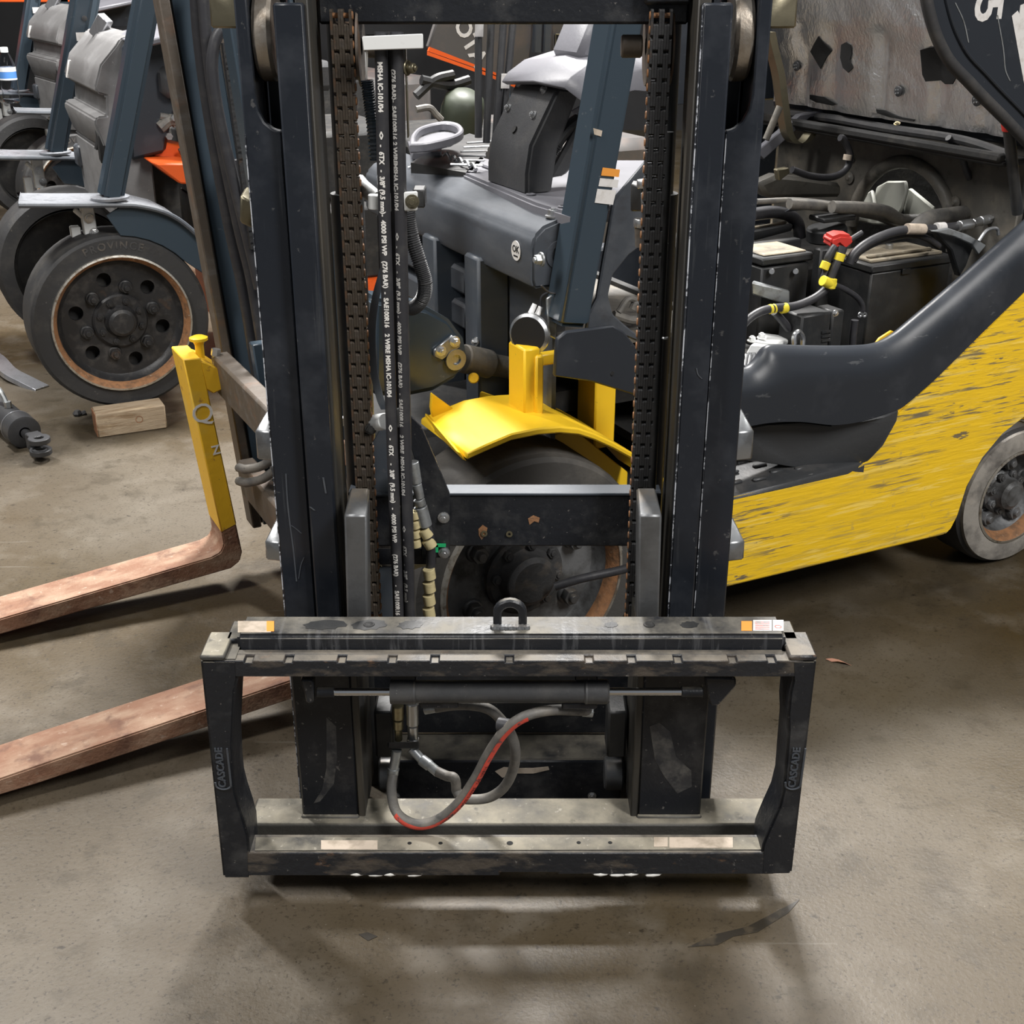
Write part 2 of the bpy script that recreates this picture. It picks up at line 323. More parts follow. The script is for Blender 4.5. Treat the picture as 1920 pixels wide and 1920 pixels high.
# ---------------------------------------------------------------- foreground mast
MO = V(-.012, .25, 0)
mast = thing('forklift_mast', 'black steel forklift mast with rusty chains standing upright in the foreground', 'mast', MO)
def m(x, Y, z): return V(x, Y-.25, z)
def MP(x, y, Y): return PY(x, y, Y)-MO
for s in (-1, 1):
    out = [(.365, 0), (.365, 1.52), (.347, 1.52), (.347, 1.262), (.344, 1.240), (.336, 1.224), (.324, 1.214), (.313, 1.212), (.313, 0)]
    b = B().ext([m(s*x, .2, z) for x, z in out], V(0, .018, 0))
    b.box(min(s*.349, s*.365), max(s*.349, s*.365), -.032, .08, 0, 1.52)
    b.box(min(s*.313, s*.349), max(s*.313, s*.349), .062, .08, 0, 1.52)
    rail = b.obj('outer_rail', 'mast_paint', mast, .0025)
    b = B().box(min(s*.268, s*.309), max(s*.268, s*.309), -.07, -.05, 0, 1.380).box(min(s*.268, s*.300), max(s*.268, s*.300), .045, .062, 0, 1.52)
    b.obj('inner_rail', 'mast_paint', mast, .0028)
    B().box(min(s*.264, s*.282), max(s*.264, s*.282), -.052, .05, 0, 1.52).obj('inner_rail_web', 'mast_side', mast, .002)
    B().lathe([(.012, 0), (.045, 0), (.058, .001), (.062, .006), (.062, .022), (.058, .027), (.045, .028), (.012, .028)], m(s*.3325-.014, .265, 1.335), (1, 0, 0), 40).obj('mast_roller', 'roller_steel', mast, ang=30, label='worn bare steel roller at the top of the rail')
    e_ = s*(.268 if s > 0 else .3085)
    if s > 0: B().box(e_-.0009, e_+.0009, -.0708, -.0692, 0, 1.378).obj('worn_edge', 'edge_wear', mast)
    e_ = s*(.314 if s > 0 else .3645)
    B().box(e_-.0007, e_+.0007, -.0508, -.0494, 0, 1.208).obj('worn_edge', 'edge_wear', mast)
    # brackets that stick out sideways
    for z0, z1, w, mt in ((1.345, 1.39, .045, 'brass_plate'), (.695, .745, .034, 'lug_steel'), (.515, .55, .034, 'lug_steel')):
        b = B().hexa([m(s*.362, .24, z0), m(s*(.365+w), .25, z0), m(s*(.365+w), .31, z0), m(s*.362, .31, z0), m(s*.362, .24, z1), m(s*(.365+w), .25, z1), m(s*(.365+w*.6), .31, z1+.02), m(s*.362, .31, z1+.02)])
        b.obj('mounting_lug', mt, mast, .003)
    # pulley
    px_ = s*.2235
    B().lathe([(.012, 0), (.054, 0), (.056, .003), (.046, .005), (.046, .031), (.056, .033), (.054, .036), (.012, .036)], m(px_-.018, .30, 1.318), (1, 0, 0), 40).obj('chain_pulley', 'rust_bar', mast, ang=30)
    B().cyl(m(s*.2, .30, 1.318), m(s*.17, .30, 1.318), .016, seg=20).obj('pulley_axle', 'rust_bar', mast, .002)
    # lift cylinder behind the inner rail
    B().cyl(m(s*.245, .355, 0), m(s*.245, .355, 1.1), .026, seg=20).cyl(m(s*.245, .355, 1.1), m(s*.245, .355, 1.52), .018, seg=16).obj('lift_cylinder', 'box_black', mast)
b = B().hexa([MP(450, 417, .26), MP(474, 428, .26), MP(474, 428, .32), MP(450, 417, .32), MP(450, 366, .26), MP(474, 380, .26), MP(474, 352, .32), MP(460, 350, .32)])
b.obj('mounting_lug', 'brass_plate', mast, .003)
# crosshead and cross members
B().box(-.262, .262, .02, .08, 1.349, 1.52).obj('crosshead', 'carriage_paint', mast, .004)
B().box(.195, .262, .0, .02, 1.375, 1.52).obj('crosshead_lug', 'carriage_paint', mast, .005)
cm = B().box(-.262, .262, .05, .085, .516, .612).obj('cross_member', 'carriage_paint', mast, .003)
B().box(-.262, .262, .046, .085, .6121, .6165).obj('lit_top_edge', 'frame_bluegrey', cm, .001)  # light on the upper face put into a paler colour
for pts in (((897, 992), (905, 984), (914, 990), (911, 1003), (903, 1012), (898, 1004)), ((990, 972), (1000, 966), (1012, 971), (1010, 980), (1002, 977), (993, 984))):
    B().ext([MP(x, y, .2995) for x, y in pts], V(0, -.0004, 0)).obj('rust_spot', 'rim_rust', cm)
for x, y, r in ((908, 1000, 7), (955, 1001, 6)):
    p = MP(x, y, .299); B().ring(p, (0, -1, 0), .0025, .0055, .002, 14).obj('bolt_hole', 'zinc_gold', cm)
B().box(-.262, .262, .08, .12, .117, .26).obj('cross_member', 'carriage_paint', mast, .003)
b = B().box(-.21, .21, 0, .012, .012, .112).box(-.21, .21, .012, .09, .1, .112)
lc = b.obj('cross_member', 'carriage_paint', mast, .003)
b = B()
for x, y in ((742, 1493), (1110, 1492)): b.bolt(MP(x, y, .249), (0, -1, 0), .006, .005)
b.obj('cross_member_bolts', 'zinc', lc)
E0 = [(928, 1446), (945, 1438), (975, 1440), (1000, 1440), (1028, 1437), (1030, 1443), (1000, 1450), (965, 1450), (942, 1458)]
B().ext([MP(x, y, .2495) for x, y in E0], V(0, -.0006, 0)).obj('scrape_mark', 'label_faded', lc)

# leaf chains, link by link
PITCH_C = .01905
def plates(slots):
    b = B(); w = .0304/8
    for sl in slots:
        x0 = -.0152+sl*w+.0002; pts = []
        H, D, c_ = PITCH_C/2+.0085, .0092, .0028
        pts = [(-D, -H+c_), (-D, H-c_), (-D+c_, H), (D-c_, H), (D, H-c_), (D, -H+c_), (D-c_, -H), (-D+c_, -H)]
        b.ext([V(x0, y, z) for y, z in pts], V(w-.0004, 0, 0))
    return b
for s, mt in ((-1, 'chain_steel'), (1, 'chain_dark')):
    cx = s*.2235-.0045+.0015; z = 1.352; n = 50
    pins = B()
    for i in range(n+1):
        pz = z-i*PITCH_C+PITCH_C/2
        pins.cyl(m(cx-.0152, .25, pz), m(cx+.0152, .25, pz), .0036, seg=8)
        a = cx-s*.0152
        pins.cyl(m(a, .25, pz), m(a-s*.0016, .25, pz), .0062, .005, seg=10)
    ch = pins.obj('lift_chain', 'chain_edge', mast, label='rusty leaf chain on the '+('left' if s < 0 else 'right')+' of the mast')
    mA = plates((0, 3, 4, 7)).data('chain_link'); mB = plates((1, 2, 5, 6)).data('chain_link')
    for i in range(n):
        o = link((mA, mB)[i % 2], 'chain_link', mt, ch); o.location = m(cx, .25, z-i*PITCH_C)

# long scrapes in the paint
for pts, w in ((((536, 888), (539, 940), (544, 985), (550, 1030), (556, 1090)), .0012), (((546, 985), (556, 992), (565, 1000)), .0012), (((570, 1045), (564, 1060), (560, 1085)), .0008), (((606, 895), (611, 925)), .0014), (((581, 950), (590, 957)), .0016), (((1306, 690), (1309, 702), (1316, 710)), .0009)):
    Yk = .1792 if pts[0][0] in (606, 581, 1306) else .1994
    q_ = smooth_path([MP(x, y, Yk) for x, y in pts], 4)
    B().slab([p-V(w, 0, 0) for p in q_], [p+V(w, 0, 0) for p in q_], V(0, -.0003, 0)).obj('scratch', 'beam_grey', mast)

# hoses with printing
PRINT = (('MSHA IC-101/04', 0), ('<>', 130), ('-', 155), ('6TX', 168), ('-', 202), ('3/8"', 214), ('(9.5 mm)', 238), ('-', 285), ('4000 PSI WP', 296), ('(276 BAR)', 372), ('-', 430), ('SAE100R16', 441), ('2 WIRE', 508))
def mast_hose(pp, R, y_start, toward, pm):
    path = smooth_path([MP(x, y, Y) for x, y, Y in pp], 6)
    h = B().tube(path, R, 12, 1).obj('hydraulic_hose', 'hose_black', mast)
    s_at = lambda y: path[0].z-MP(735, y, .22).z
    for rep in range(-1, 3):
        for word, dy in PRINT:
            y = y_start+rep*548+dy
            if 100 < y < 1120:
                me = on_hose(text_me(word, .0096, 0, 'LEFT', 1.0, .00045), path, R, s_at(y), toward, 1)
                for v in me.vertices: v.co += V(0, 0, 0)
                link(me, 'lettering', pm, h)
mast_hose([(714, 60, .22), (719, 330, .22), (725, 520, .22), (733, 760, .22), (740, 960, .22), (748, 1160, .22), (750, 1340, .2)], .0092, 115, (-.12, -1, 0), 'white_print')
mast_hose([(744, 60, .22), (750, 330, .22), (754, 520, .22), (759, 760, .22), (764, 960, .22), (769, 1160, .22), (773, 1340, .2)], .0092, 305, (-.75, -1, 0), 'print_dim')
B().tube([MP(731, 60, .24), MP(738, 500, .24), MP(750, 960, .24), MP(757, 1300, .23)], .008, 10).obj('hydraulic_hose', 'hose_black', mast)
# hose brackets
b = B().hexa([MP(681, 95, .2), MP(794, 91, .2), MP(794, 91, .215), MP(681, 95, .215), MP(679, 68, .2), MP(793, 63, .2), MP(793, 63, .215), MP(679, 68, .215)])
b.hexa([MP(684, 96, .205), MP(690, 96, .205), MP(690, 96, .23), MP(684, 96, .23), MP(686, 150, .225), MP(689, 150, .225), MP(689, 150, .235), MP(686, 150, .235)])
br = b.obj('hose_bracket', 'white_paint', mast, .002)
B().box(-.1375, -.1355, -.03, -.01, 1.20, 1.33).bolt(MP(762, 127, .225), (1, -.5, 0), .008, .013).obj('bracket_bolt', 'brass_plate', br, .001)
ck = B().hexa([MP(757, 396, .212), MP(783, 395, .212), MP(783, 395, .222), MP(757, 396, .222), MP(756, 360, .212), MP(783, 358, .212), MP(783, 358, .222), MP(756, 360, .222)]).obj('hose_clamp', 'white_paint', mast, .002)
B().box(*[f for f in (MP(774, 390, .24).x, MP(797, 390, .24).x, -.01, .03, MP(780, 390, .24).z, MP(780, 356, .24).z)]).obj('clamp_block', 'box_black', ck, .002)
B().bolt(MP(773, 378, .212), (0, -1, 0), .0078, .006).obj('clamp_bolt', 'brass_plate', ck)
b = B().cyl(MP(702, 392, .235), MP(702, 365, .235), .0095, seg=14).box(MP(727, 396, .232).x, MP(734, 396, .232).x, -.022, -.012, MP(730, 397, .23).z, MP(730, 362, .23).z)
b.obj('hose_clamp', 'white_paint', mast, .001)
B().tube([MP(706, 372, .25), MP(680, 350, .27), MP(672, 340, .28)], .012, 10).obj('clamp_arm', 'fitting_grey', mast)
def rib(t): return .0115 if int(t*150) % 2 else .0095
B().tube([MP(764, 392, .25), MP(771, 440, .25), MP(786, 490, .25), MP(797, 530, .25), MP(792, 560, .255), MP(772, 578, .27), MP(748, 570, .29)], .011, 12, 24, rib).obj('corrugated_conduit', 'plastic_black', mast, ang=20)
B().tube([MP(688, 150, .26), MP(693, 190, .26), MP(699, 235, .26), MP(704, 300, .26)], .009, 10, 18, lambda t: .010 if int(t*60) % 2 else .0085).obj('corrugated_conduit', 'guard_navy', mast, ang=20)
st = [(721, 498, .28), (704, 560, .275), (697, 620, .275), (700, 690, .28), (712, 745, .285), (721, 768, .29)]
pa = smooth_path([MP(*q) for q in st], 6)
B().slab([p-V(.006, 0, 0) for p in pa], [p+V(.006, 0, 0) for p in pa], V(0, .002, 0)).obj('strap', 'frame_bluegrey', mast)
# lower hose clamp, gusset, fittings, spiral wrap
lk = B().cyl(MP(692, 795, .26), MP(722, 790, .235), .0135, seg=16).box(MP(741, 800, .235).x, MP(754, 800, .235).x, -.022, -.012, MP(745, 800, .232).z, MP(745, 765, .232).z).obj('hose_clamp', 'white_paint', mast, .001)
B().bolt(MP(695, 804, .24), (0, -1, 0), .007, .006).obj('clamp_bolt', 'box_black', lk)
g = [(762, 772), (790, 800), (843, 925), (843, 1046), (790, 1046), (790, 905), (768, 830)]
gp = B().ext([MP(x, y, .286) for x, y in g], V(0, .006, 0)).obj('gusset_plate', 'carriage_paint', mast, .001)
for x, y in ((832, 970), (833, 1036)): B().bolt(MP(x, y, .286), (0, -1, 0), .0075, .008).obj('gusset_bolt', 'zinc', gp)
B().box(MP(814, 1020, .284).x, MP(836, 1020, .284).x, .03, .034, MP(820, 1024, .284).z, MP(820, 1019, .284).z).box(MP(817, 1033, .284).x, MP(822, 1033, .284).x, .03, .034, MP(820, 1034, .284).z, MP(820, 1020, .284).z).obj('paint_mark', 'green_cap', gp)
B().ext([MP(x, y, .30) for x, y in ((690, 845), (736, 762), (736, 932), (690, 938))], V(0, .006, 0)).obj('gusset_plate', 'frame_bluegrey', mast, .001)
for p, q, r0, mt in (((773, 866), (780, 905), .0105, 'fitting_grey'), ((781, 907), (787, 934), .0085, 'fitting_grey'), ((785, 936), (789, 948), .0098, 'fitting_grey'), ((788, 950), (798, 986), .0118, 'fitting_grey'), ((753, 880), (757, 918), .0085, 'fitting_grey')):
    B().cyl(MP(*p, .265), MP(*q, .265), r0, r0*.95, 14).obj('hose_fitting', mt, mast, .001)
B().tube([MP(799, 986, .265), MP(806, 1010, .265), MP(808, 1060, .27), MP(806, 1170, .27), MP(806, 1260, .27)], .0085, 10).obj('hydraulic_hose', 'hose_black', mast)
def spiral(x0, y0, x1, y1, Y, n, R):
    p, q = MP(x0, y0, Y), MP(x1, y1, Y); b = B()
    for i in range(n):
        a, c = p.lerp(q, (i+.06)/n), p.lerp(q, (i+.94)/n); t = V(.15*(c-a).length, 0, .15*(c-a).length)
        b.cyl(a-t, c, R, R*.97, 14)
    return b.obj('spiral_wrap', 'spiral_ivory', mast, .0006)
spiral(807, 1062, 806, 1158, .262, 4, .0105); spiral(797, 988, 810, 1027, .262, 2, .0105); spiral(779, 955, 782, 1026, .262, 4, .009)
B().tube([MP(696, 1060, .31), MP(735, 1085, .32), MP(770, 1060, .33), MP(800, 1050, .33)], .010, 10).obj('spiral_wrap', 'spiral_ivory', mast)
B().hexa([MP(696, 1058, .29), MP(818, 1058, .29), MP(818, 1058, .32), MP(696, 1058, .32), MP(696, 1028, .29), MP(818, 1028, .29), MP(818, 1028, .32), MP(696, 1028, .32)]).bolt(MP(751, 1039, .288), (0, -1, 0), .009, .006).obj('hose_bridge', 'carriage_paint', mast, .002)
B().hexa([MP(693, 1160, .3), MP(737, 1160, .3), MP(737, 1160, .31), MP(693, 1160, .31), MP(700, 1062, .3), MP(737, 1062, .3), MP(737, 1062, .31), MP(700, 1062, .31)]).obj('back_plate', 'frame_bluegrey', mast, .002)
# chain adjuster on the right and the oil pipe beside the rail
b = B().hexa([MP(1182, 396, .29), MP(1210, 396, .27), MP(1212, 396, .30), MP(1186, 396, .31), MP(1182, 345, .29), MP(1210, 352, .27), MP(1212, 340, .30), MP(1186, 338, .31)])
ad = b.obj('adjuster_block', 'box_black', mast, .002)
b = B().cyl(MP(1206, 352, .265), MP(1206, 337, .265), .011, .0105, 6).cyl(MP(1205, 396, .268), MP(1204, 362, .268), .0022, seg=8).cyl(MP(1201, 426, .272), MP(1202, 410, .272), .011, seg=12)
b.obj('adjuster_nut', 'zinc', ad, .0015)
B().cyl(MP(1202, 462, .272), MP(1201, 427, .272), .009, seg=12).obj('adjuster_rod', 'rust_bar', ad)
B().cyl(m(.243, .29, .1), m(.243, .29, 1.2), .008, seg=12).obj('oil_pipe', 'box_black', mast)
lab = [(1393, 455), (1409, 452), (1412, 470), (1404, 560), (1399, 612), (1390, 612), (1395, 560), (1392, 540)]
B().ext([MP(x, y, .33) for x, y in lab], V(0, .004, 0)).obj('torn_label', 'label_white', mast)
B().tube([MP(1232, 625, .29), MP(1243, 634, .285), MP(1253, 633, .28)], .0022, 6).obj('wire_tie', 'zinc', mast)

# ---------------------------------------------------------------- side shifting carriage
CO = V(-.008, .05, 0)
car = thing('fork_carriage', 'black scuffed side shifting fork carriage with window frame hung at the foot of the mast', 'carriage', CO)
def CW(x, y, Y): return PY(x, y, Y)-CO
def c(x, Y, z): return V(x+.008, Y-.05, z)
def cbox(x0, x1, Y0, Y1, z0, z1, b=None): return (b or B()).box(x0+.008, x1+.008, Y0-.05, Y1-.05, z0, z1)
# fixed part
fb = cbox(-.42, .418, .035, .1, .437, .493).obj('fixed_top_bar', 'carriage_drip', car, .006, seg=3)
for x, y, rx, ry in ((610, 1172, .032, .010), (692, 1172, .026, .011), (770, 1172, .019, .009), (1146, 1169, .010, .006), (1293, 1169, .014, .007)):
    p = CW(x, y, .068); b = B(); k = 18; rr = [1+.12*sin(3*i+x)+.08*sin(7*i) for i in range(k)]
    b.ext([V(p.x+rx*rr[i]*cos(2*pi*i/k), .068-.05+ry*1.5*rr[i]*sin(2*pi*i/k), .4932) for i in range(k)], V(0, 0, .0004))
    b.obj('oil_spot', 'box_black', fb)
b = B()
for x in (692, 1217): p = CW(x, 1171, .068); b.lathe([(.001, .0002), (.004, .0003), (.006, .0016), (.0085, .0012), (.009, 0)], V(p.x, .018, .4934), (0, 0, 1), 16)
b.obj('plug', 'bay_dark', fb)
ey = [V(-.002+.008, .07-.05, .4925)]
eo = [(-.026, .486), (-.026, .516)]+[(-.026*cos(t), .516+.024*sin(t)) for t in [pi*k/10 for k in range(1, 10)]]+[(.026, .516), (.026, .486)]
ei = [(.013, .486), (.013, .514)]+[(.013*cos(t), .514+.012*sin(t)) for t in [pi*k/10 for k in range(1, 10)]]+[(-.013, .514), (-.013, .486)]
B().ext([c(x-.003, .060, z) for x, z in eo+ei], V(0, .013, 0)).obj('lifting_eye', 'carriage_paint', fb, .003)
b = B()
for i in range(9): b.lathe([(0, -.006), (.005, -.004), (.0065, 0), (.005, .004), (0, .006)], c(-.028+i*.0063, .058, .4935), (1, .3*(-1)**i, 0), 8)
b.obj('weld_bead', 'steel_plate', fb)
def label_plate(x0, x1, y0, y1, z, mt, par, name='label'):   # lies flat on a top face
    p = [PZ(x, y, z)-CO for x, y in ((x0, y1), (x1, y1), (x1, y0), (x0, y0))]
    return B().ext(p, V(0, 0, .0006)).obj(name, mt, par)
label_plate(1390, 1410, 1165, 1183, .4931, 'label_orange', fb, 'warning_label'); label_plate(1412, 1447, 1163, 1183, .4931, 'label_white', fb, 'warning_label'); label_plate(1449, 1469, 1163, 1183, .4931, 'label_white', fb, 'warning_label')
label_plate(446, 508, 1165, 1186, .4931, 'label_faded', fb, 'warning_label'); label_plate(500, 514, 1165, 1184, .4933, 'label_orange', fb, 'warning_label')
b = B()
for i in range(5):
    y = 1166+i*3.2; b.ext([PZ(x, yy, .4938)-CO for x, yy in ((1416, y+.9), (1443, y+.9), (1443, y), (1416, y))], V(0, 0, .0002))
b.ring(PZ(1459, 1175, .4938)-CO, (0, 0, 1), .004, .0055, .0002, 16)
b.obj('label_print', 'red_print', fb)
for s in (-1, 1):
    cbox(*sorted((s*.419, s*.441)), .05, .11, .43, .478).obj('end_stop', 'carriage_paint', car, .003)
    # tall upright with roller, plate in front of the rail, wear pad
    F = (lambda x: x) if s < 0 else (lambda x: 1886-x)
    b = B().hexa([CW(F(653), 1240, .12), CW(F(690), 1240, .12), CW(F(697), 1240, .215), CW(F(660), 1240, .215), CW(F(645), 966, .12), CW(F(688), 966, .12), CW(F(693), 914, .205), CW(F(657), 914, .205)])
    b.obj('upright', 'steel_plate', car, .003)
    x0, x1 = (-.357, -.262) if s < 0 else (.214, .321)
    up = cbox(x0, x1, .112, .126, .09, .45).obj('upright_plate', 'carriage_paint', car, .003)
    xi = (-.262, -.25) if s < 0 else (.202, .214)
    cbox(xi[0], xi[1], .112, .25, .085, .45).obj('upright_web', 'mast_side', up, .002)
    b = cbox(x0-.002, x1+.002, .106, .116, .088, .1); b.obj('weld_bead', 'dusty_rail', up, .003)
    xp = (-.237, -.205) if s < 0 else (.165, .198)
    cbox(xp[0], xp[1], .19, .25, .16, .255).obj('wear_pad', 'box_black', car, .004)
    B().cyl(c(xp[0], .23, .1), c(xp[1], .23, .1), .03, seg=24).obj('carriage_roller', 'steel_plate', car, .003)
b = cbox(-.445, .44, .09, .165, .055, .0965); b.obj('fixed_bottom_bar', 'dusty_rail', car, .004)
for pts in (((612, 1345), (630, 1362), (632, 1420), (626, 1470), (600, 1503), (588, 1506), (604, 1480), (612, 1440)),
            ((1218, 1362), (1236, 1355), (1256, 1372), (1268, 1420), (1296, 1445), (1297, 1475), (1270, 1488), (1245, 1455), (1228, 1425))):
    B().ext([CW(x, y, .1115) for x, y in pts], V(0, .0004, 0)).obj('scuff_mark', 'scuff', [o for o in car.children if o.name.startswith('upright_plate')][0 if pts[0][0] < 900 else 1])
# sliding frame
X0, X1 = -.4695, .4585
prof = [(X0+.02, .441), (X1-.02, .441), (X1-.02, .469)]
for xp in (1448, 1375, 1272, 1185, 1105, 955, 815, 735, 640, 540, 465):
    x = PY(xp, 1240, 0).x
    if X0+.05 < x < X1-.06: prof += [(x+.0065, .469), (x+.0062, .465), (x-.0062, .465), (x-.0065, .469)]
prof += [(X0+.02, .469)]
tb = B().ext([c(x, .0006, z) for x, z in prof], V(0, .03, 0)).obj('frame_top_bar', 'carriage_worn', car, .0012)
b = cbox(X0+.045, X1-.045, .018, .034, .463, .4695); b.obj('bar_lip', 'carriage_worn', tb, .002)
left = [(375, 1238), (445, 1238), (446, 1275), (441, 1295), (439, 1330), (436, 1400), (439, 1460), (442, 1488), (449, 1515), (459, 1545), (466, 1570), (468, 1600), (470, 1648), (418, 1648)]
right = [(1532, 1238), (1485, 1640), (1426, 1641), (1428, 1600), (1430, 1585), (1441, 1558), (1461, 1514), (1469, 1482), (1474, 1420), (1478, 1372), (1477, 1340), (1481, 1300), (1486, 1277), (1484, 1238)]
for s, outl in ((-1, left), (1, right)):
    P0 = [CW(x, y, 0) for x, y in outl]
    sc = B().ext(P0, V(0, .072, 0)).obj('side_column', 'carriage_paint', car, .004, seg=2)
    ctr = CW(415 if s < 0 else 1491, 1437, 0); upv = (CW(423, 1490, 0)-CW(414, 1410, 0)).normalized()*-1 if s < 0 else (CW(1484, 1480, 0)-CW(1495, 1400, 0)).normalized()*-1
    rt = upv.cross(V(0, -1, 0)); rt = -rt if rt.x < 0 else rt
    put_text('CASCADE', .0165, ctr+V(0, -.0002, 0)+rt*.004-upv*.002, upv, -rt, 'beam_grey', sc, 'raised_lettering', .0018, 'CENTER', .0004, 1.02)  # letters and border paler than the column, standing in for glints
    arc = [ctr+rt*.012+upv*.034, ctr+rt*.012-upv*.03]+[ctr-upv*(.034+.009*sin(t))+rt*.012*cos(t)+V(0, 0, 0) for t in [pi*k/8 for k in range(1, 8)]]+[ctr-rt*.012-upv*.03]
    B().tube([p+V(0, -.0005, 0) for p in arc], .0018, 6, 2).obj('raised_border', 'beam_grey', sc)
    cap = cbox(*( (X0, X0+.038) if s < 0 else (X1-.042, X1)), .0, .075, .4682, .478); cap.obj('corner_cap', 'dusty_rail' if s < 0 else 'carriage_worn', sc, .003)  # left cap paler than the right: the light it catches put into colour
B().ext([c(x, .0006, z) for x, z in ((X0+.03, .0625), (-.02, .0625), (-.02, .069), (.075, .069), (.075, .0655), (X1-.03, .0655), (X1-.03, .109), (X0+.03, .109))], V(0, .048, 0)).obj('frame_bottom_bar', 'carriage_worn', car, .005)
bb = [o for o in car.children if o.name.startswith('frame_bottom_bar')][0]
B().ext([PZ(x, y, .1092)-CO for x, y in ((478, 1596), (1430, 1594), (1425, 1571), (480, 1571))], V(0, 0, .0015)).obj('bar_top_face', 'dusty_rail', bb)
b = B()
for x, y, r in ((768, 1581, .0035), (826, 1581, .0035), (956, 1581, .0052), (1085, 1580, .0035), (1144, 1580, .0035)): b.cyl(PZ(x, y, .1108)-CO, PZ(x, y, .1108)-CO+V(0, 0, .0004), r, seg=16)
b.obj('screw_holes', 'black_print', bb)['kind'] = 'stuff'
label_plate(602, 708, 1576, 1593, .1108, 'label_faded', bb); label_plate(1226, 1252, 1570, 1588, .1108, 'label_faded', bb); label_plate(1255, 1374, 1570, 1590, .1108, 'label_faded', bb)
for x0, x1 in ((655, 800), (1108, 1240)):
    xa, xb = PY(x0, 1645, .02).x, PY(x1, 1645, .02).x
    hk = cbox(xa, xb, .012, .046, .055, .066).obj('lower_hook', 'carriage_paint', car, .003)
    for i in range(4):
        f = (.12, .36, .55, .86)[i]
        B().lathe([(0, -.014), (.003, -.010), (.005-.001*(i % 2), 0), (.003, .010), (0, .015)], c(xa+(xb-xa)*f, .004, .0645-.002*(i % 2)), (1, .05, .03*(i-1)), 10).obj('grease', 'grease', hk)
# shift cylinder
cyl_o = B().lathe([(0, -.002), (.019, -.002), (.0195, 0), (.0195, .034), (.0178, .036), (.0178, .297), (.0195, .299), (.0195, .333), (.017, .336), (0, .336)], c(-.186, .03, .3965), (1, 0, 0), 32).obj('shift_cylinder', 'cylinder_grey', car, ang=30)
B().ring(c(-.152, .03, .3965), (1, 0, 0), .015, .0198, .003, 28).ring(c(.1135, .03, .3965), (1, 0, 0), .015, .0198, .003, 28).obj('weld_bead', 'steel_plate', cyl_o)
B().cyl(c(-.275, .03, .396), c(-.186, .03, .396), .0062, seg=20).obj('piston_rod', 'chrome', cyl_o); B().cyl(c(.15, .03, .3965), c(.265, .03, .3965), .0062, seg=20).obj('piston_rod', 'chrome', cyl_o)
B().cyl(c(-.302, .03, .396), c(-.275, .03, .396), .0085, seg=16).obj('rod_end', 'carriage_paint', cyl_o, .001); B().cyl(c(.262, .03, .3965), c(.295, .03, .3965), .0085, seg=16).obj('rod_end', 'carriage_paint', cyl_o, .001)
B().box(-.178, -.14, -.02, .0, .415, .435).box(.105, .14, -.02, .0, .415, .435).obj('cylinder_saddle', 'carriage_paint', cyl_o, .002)
B().box(-.135, -.075, -.03, -.01, .3705, .385).box(.085, .14, -.03, -.01, .369, .382).obj('port_block', 'carriage_paint', cyl_o, .003)
lb = [(562, 1275), (588, 1275), (588, 1320), (574, 1320), (570, 1300)]
rb = [(1322, 1270), (1380, 1272), (1381, 1287), (1348, 1324), (1332, 1324), (1324, 1290)]
for q in (lb, rb): B().ext([CW(x, y, .02) for x, y in q], V(0, .022, 0)).obj('rod_bracket', 'carriage_paint', car, .003)
# manifold, fittings, looping hoses
mf = B().hexa([CW(727, 1404, .13), CW(786, 1404, .13), CW(786, 1404, .17), CW(727, 1404, .17), CW(727, 1392, .13), CW(786, 1390, .13), CW(786, 1390, .17), CW(727, 1392, .17)]).obj('manifold', 'carriage_paint', car, .002)
for x, segs in ((746, ((1322, 1347, .0100), (1349, 1366, .0088), (1366, 1388, .0066))), (773, ((1318, 1358, .0108), (1360, 1384, .0090), (1384, 1392, .0105)))):
    for y0, y1, r in segs:
        B().cyl(CW(x+(y0-1320)*.02, y0, .15), CW(x+(y1-1320)*.02, y1, .15), r, seg=14).obj('fitting', 'zinc_gold' if x < 760 else 'zinc', mf, .0012)
for pts, r in ((((744, 1406), (742, 1420), (738, 1440)), .0085), (((738, 1440), (736, 1452)), .010)):
    B().tube([CW(x, y, .14) for x, y in pts], r, 12, 2).obj('fitting', 'fitting_grey', mf)
for p, q, r in (((771, 1403, .15), (792, 1426, .14), .008), ((790, 1424, .14), (806, 1436, .13), .0098), ((804, 1434, .13), (822, 1449, .12), .0085)):
    B().cyl(CW(*p), CW(*q), r, seg=14).obj('fitting', 'fitting_grey', mf, .001)
R1 = .0085
h1 = smooth_path([CW(*p) for p in ((737, 1450, .14), (734, 1480, .115), (741, 1518, .075), (762, 1539, .058), (792, 1546, .052), (826, 1534, .05), (860, 1505, .045), (890, 1462, .038), (917, 1412, .028), (945, 1372, .018), (980, 1345, .016), (1030, 1332, .03), (1085, 1332, .045), (1106, 1333, .05))], 6)
ho = B().tube(h1, R1, 14, 1).obj('hydraulic_hose', 'hose_grey', car, label='grey looping hose with a red printed stripe')
str_ = [p for p in h1]; A_, B_ = [], []
for i in range(14, 62):
    p = h1[i]; d = (h1[i+1]-h1[i-1]).normalized(); e = V(.55, -1, -.35) if 1 else 0; e = (e-d*e.dot(d)).normalized(); g = d.cross(e)
    ks = [e*cos(ph)+g*sin(ph) for ph in (-.62, 0, .62)]
    A_.append([p+k*(R1+.0006) for k in ks])
b = B()
for a0, a1 in zip(A_, A_[1:]): b.faces(a0+a1, [(0, 1, 4, 3), (1, 2, 5, 4)])
b.obj('red_stripe', 'red_print', ho)
me = on_hose(text_me('  HYDRAULIC HOSE 2 WIRE   SAE 100R16   ', .0085, 0, 'LEFT', 1.0), h1, R1+.0009, .155, (.55, -1, -.35), 1); link(me, 'lettering', 'black_print', ho)
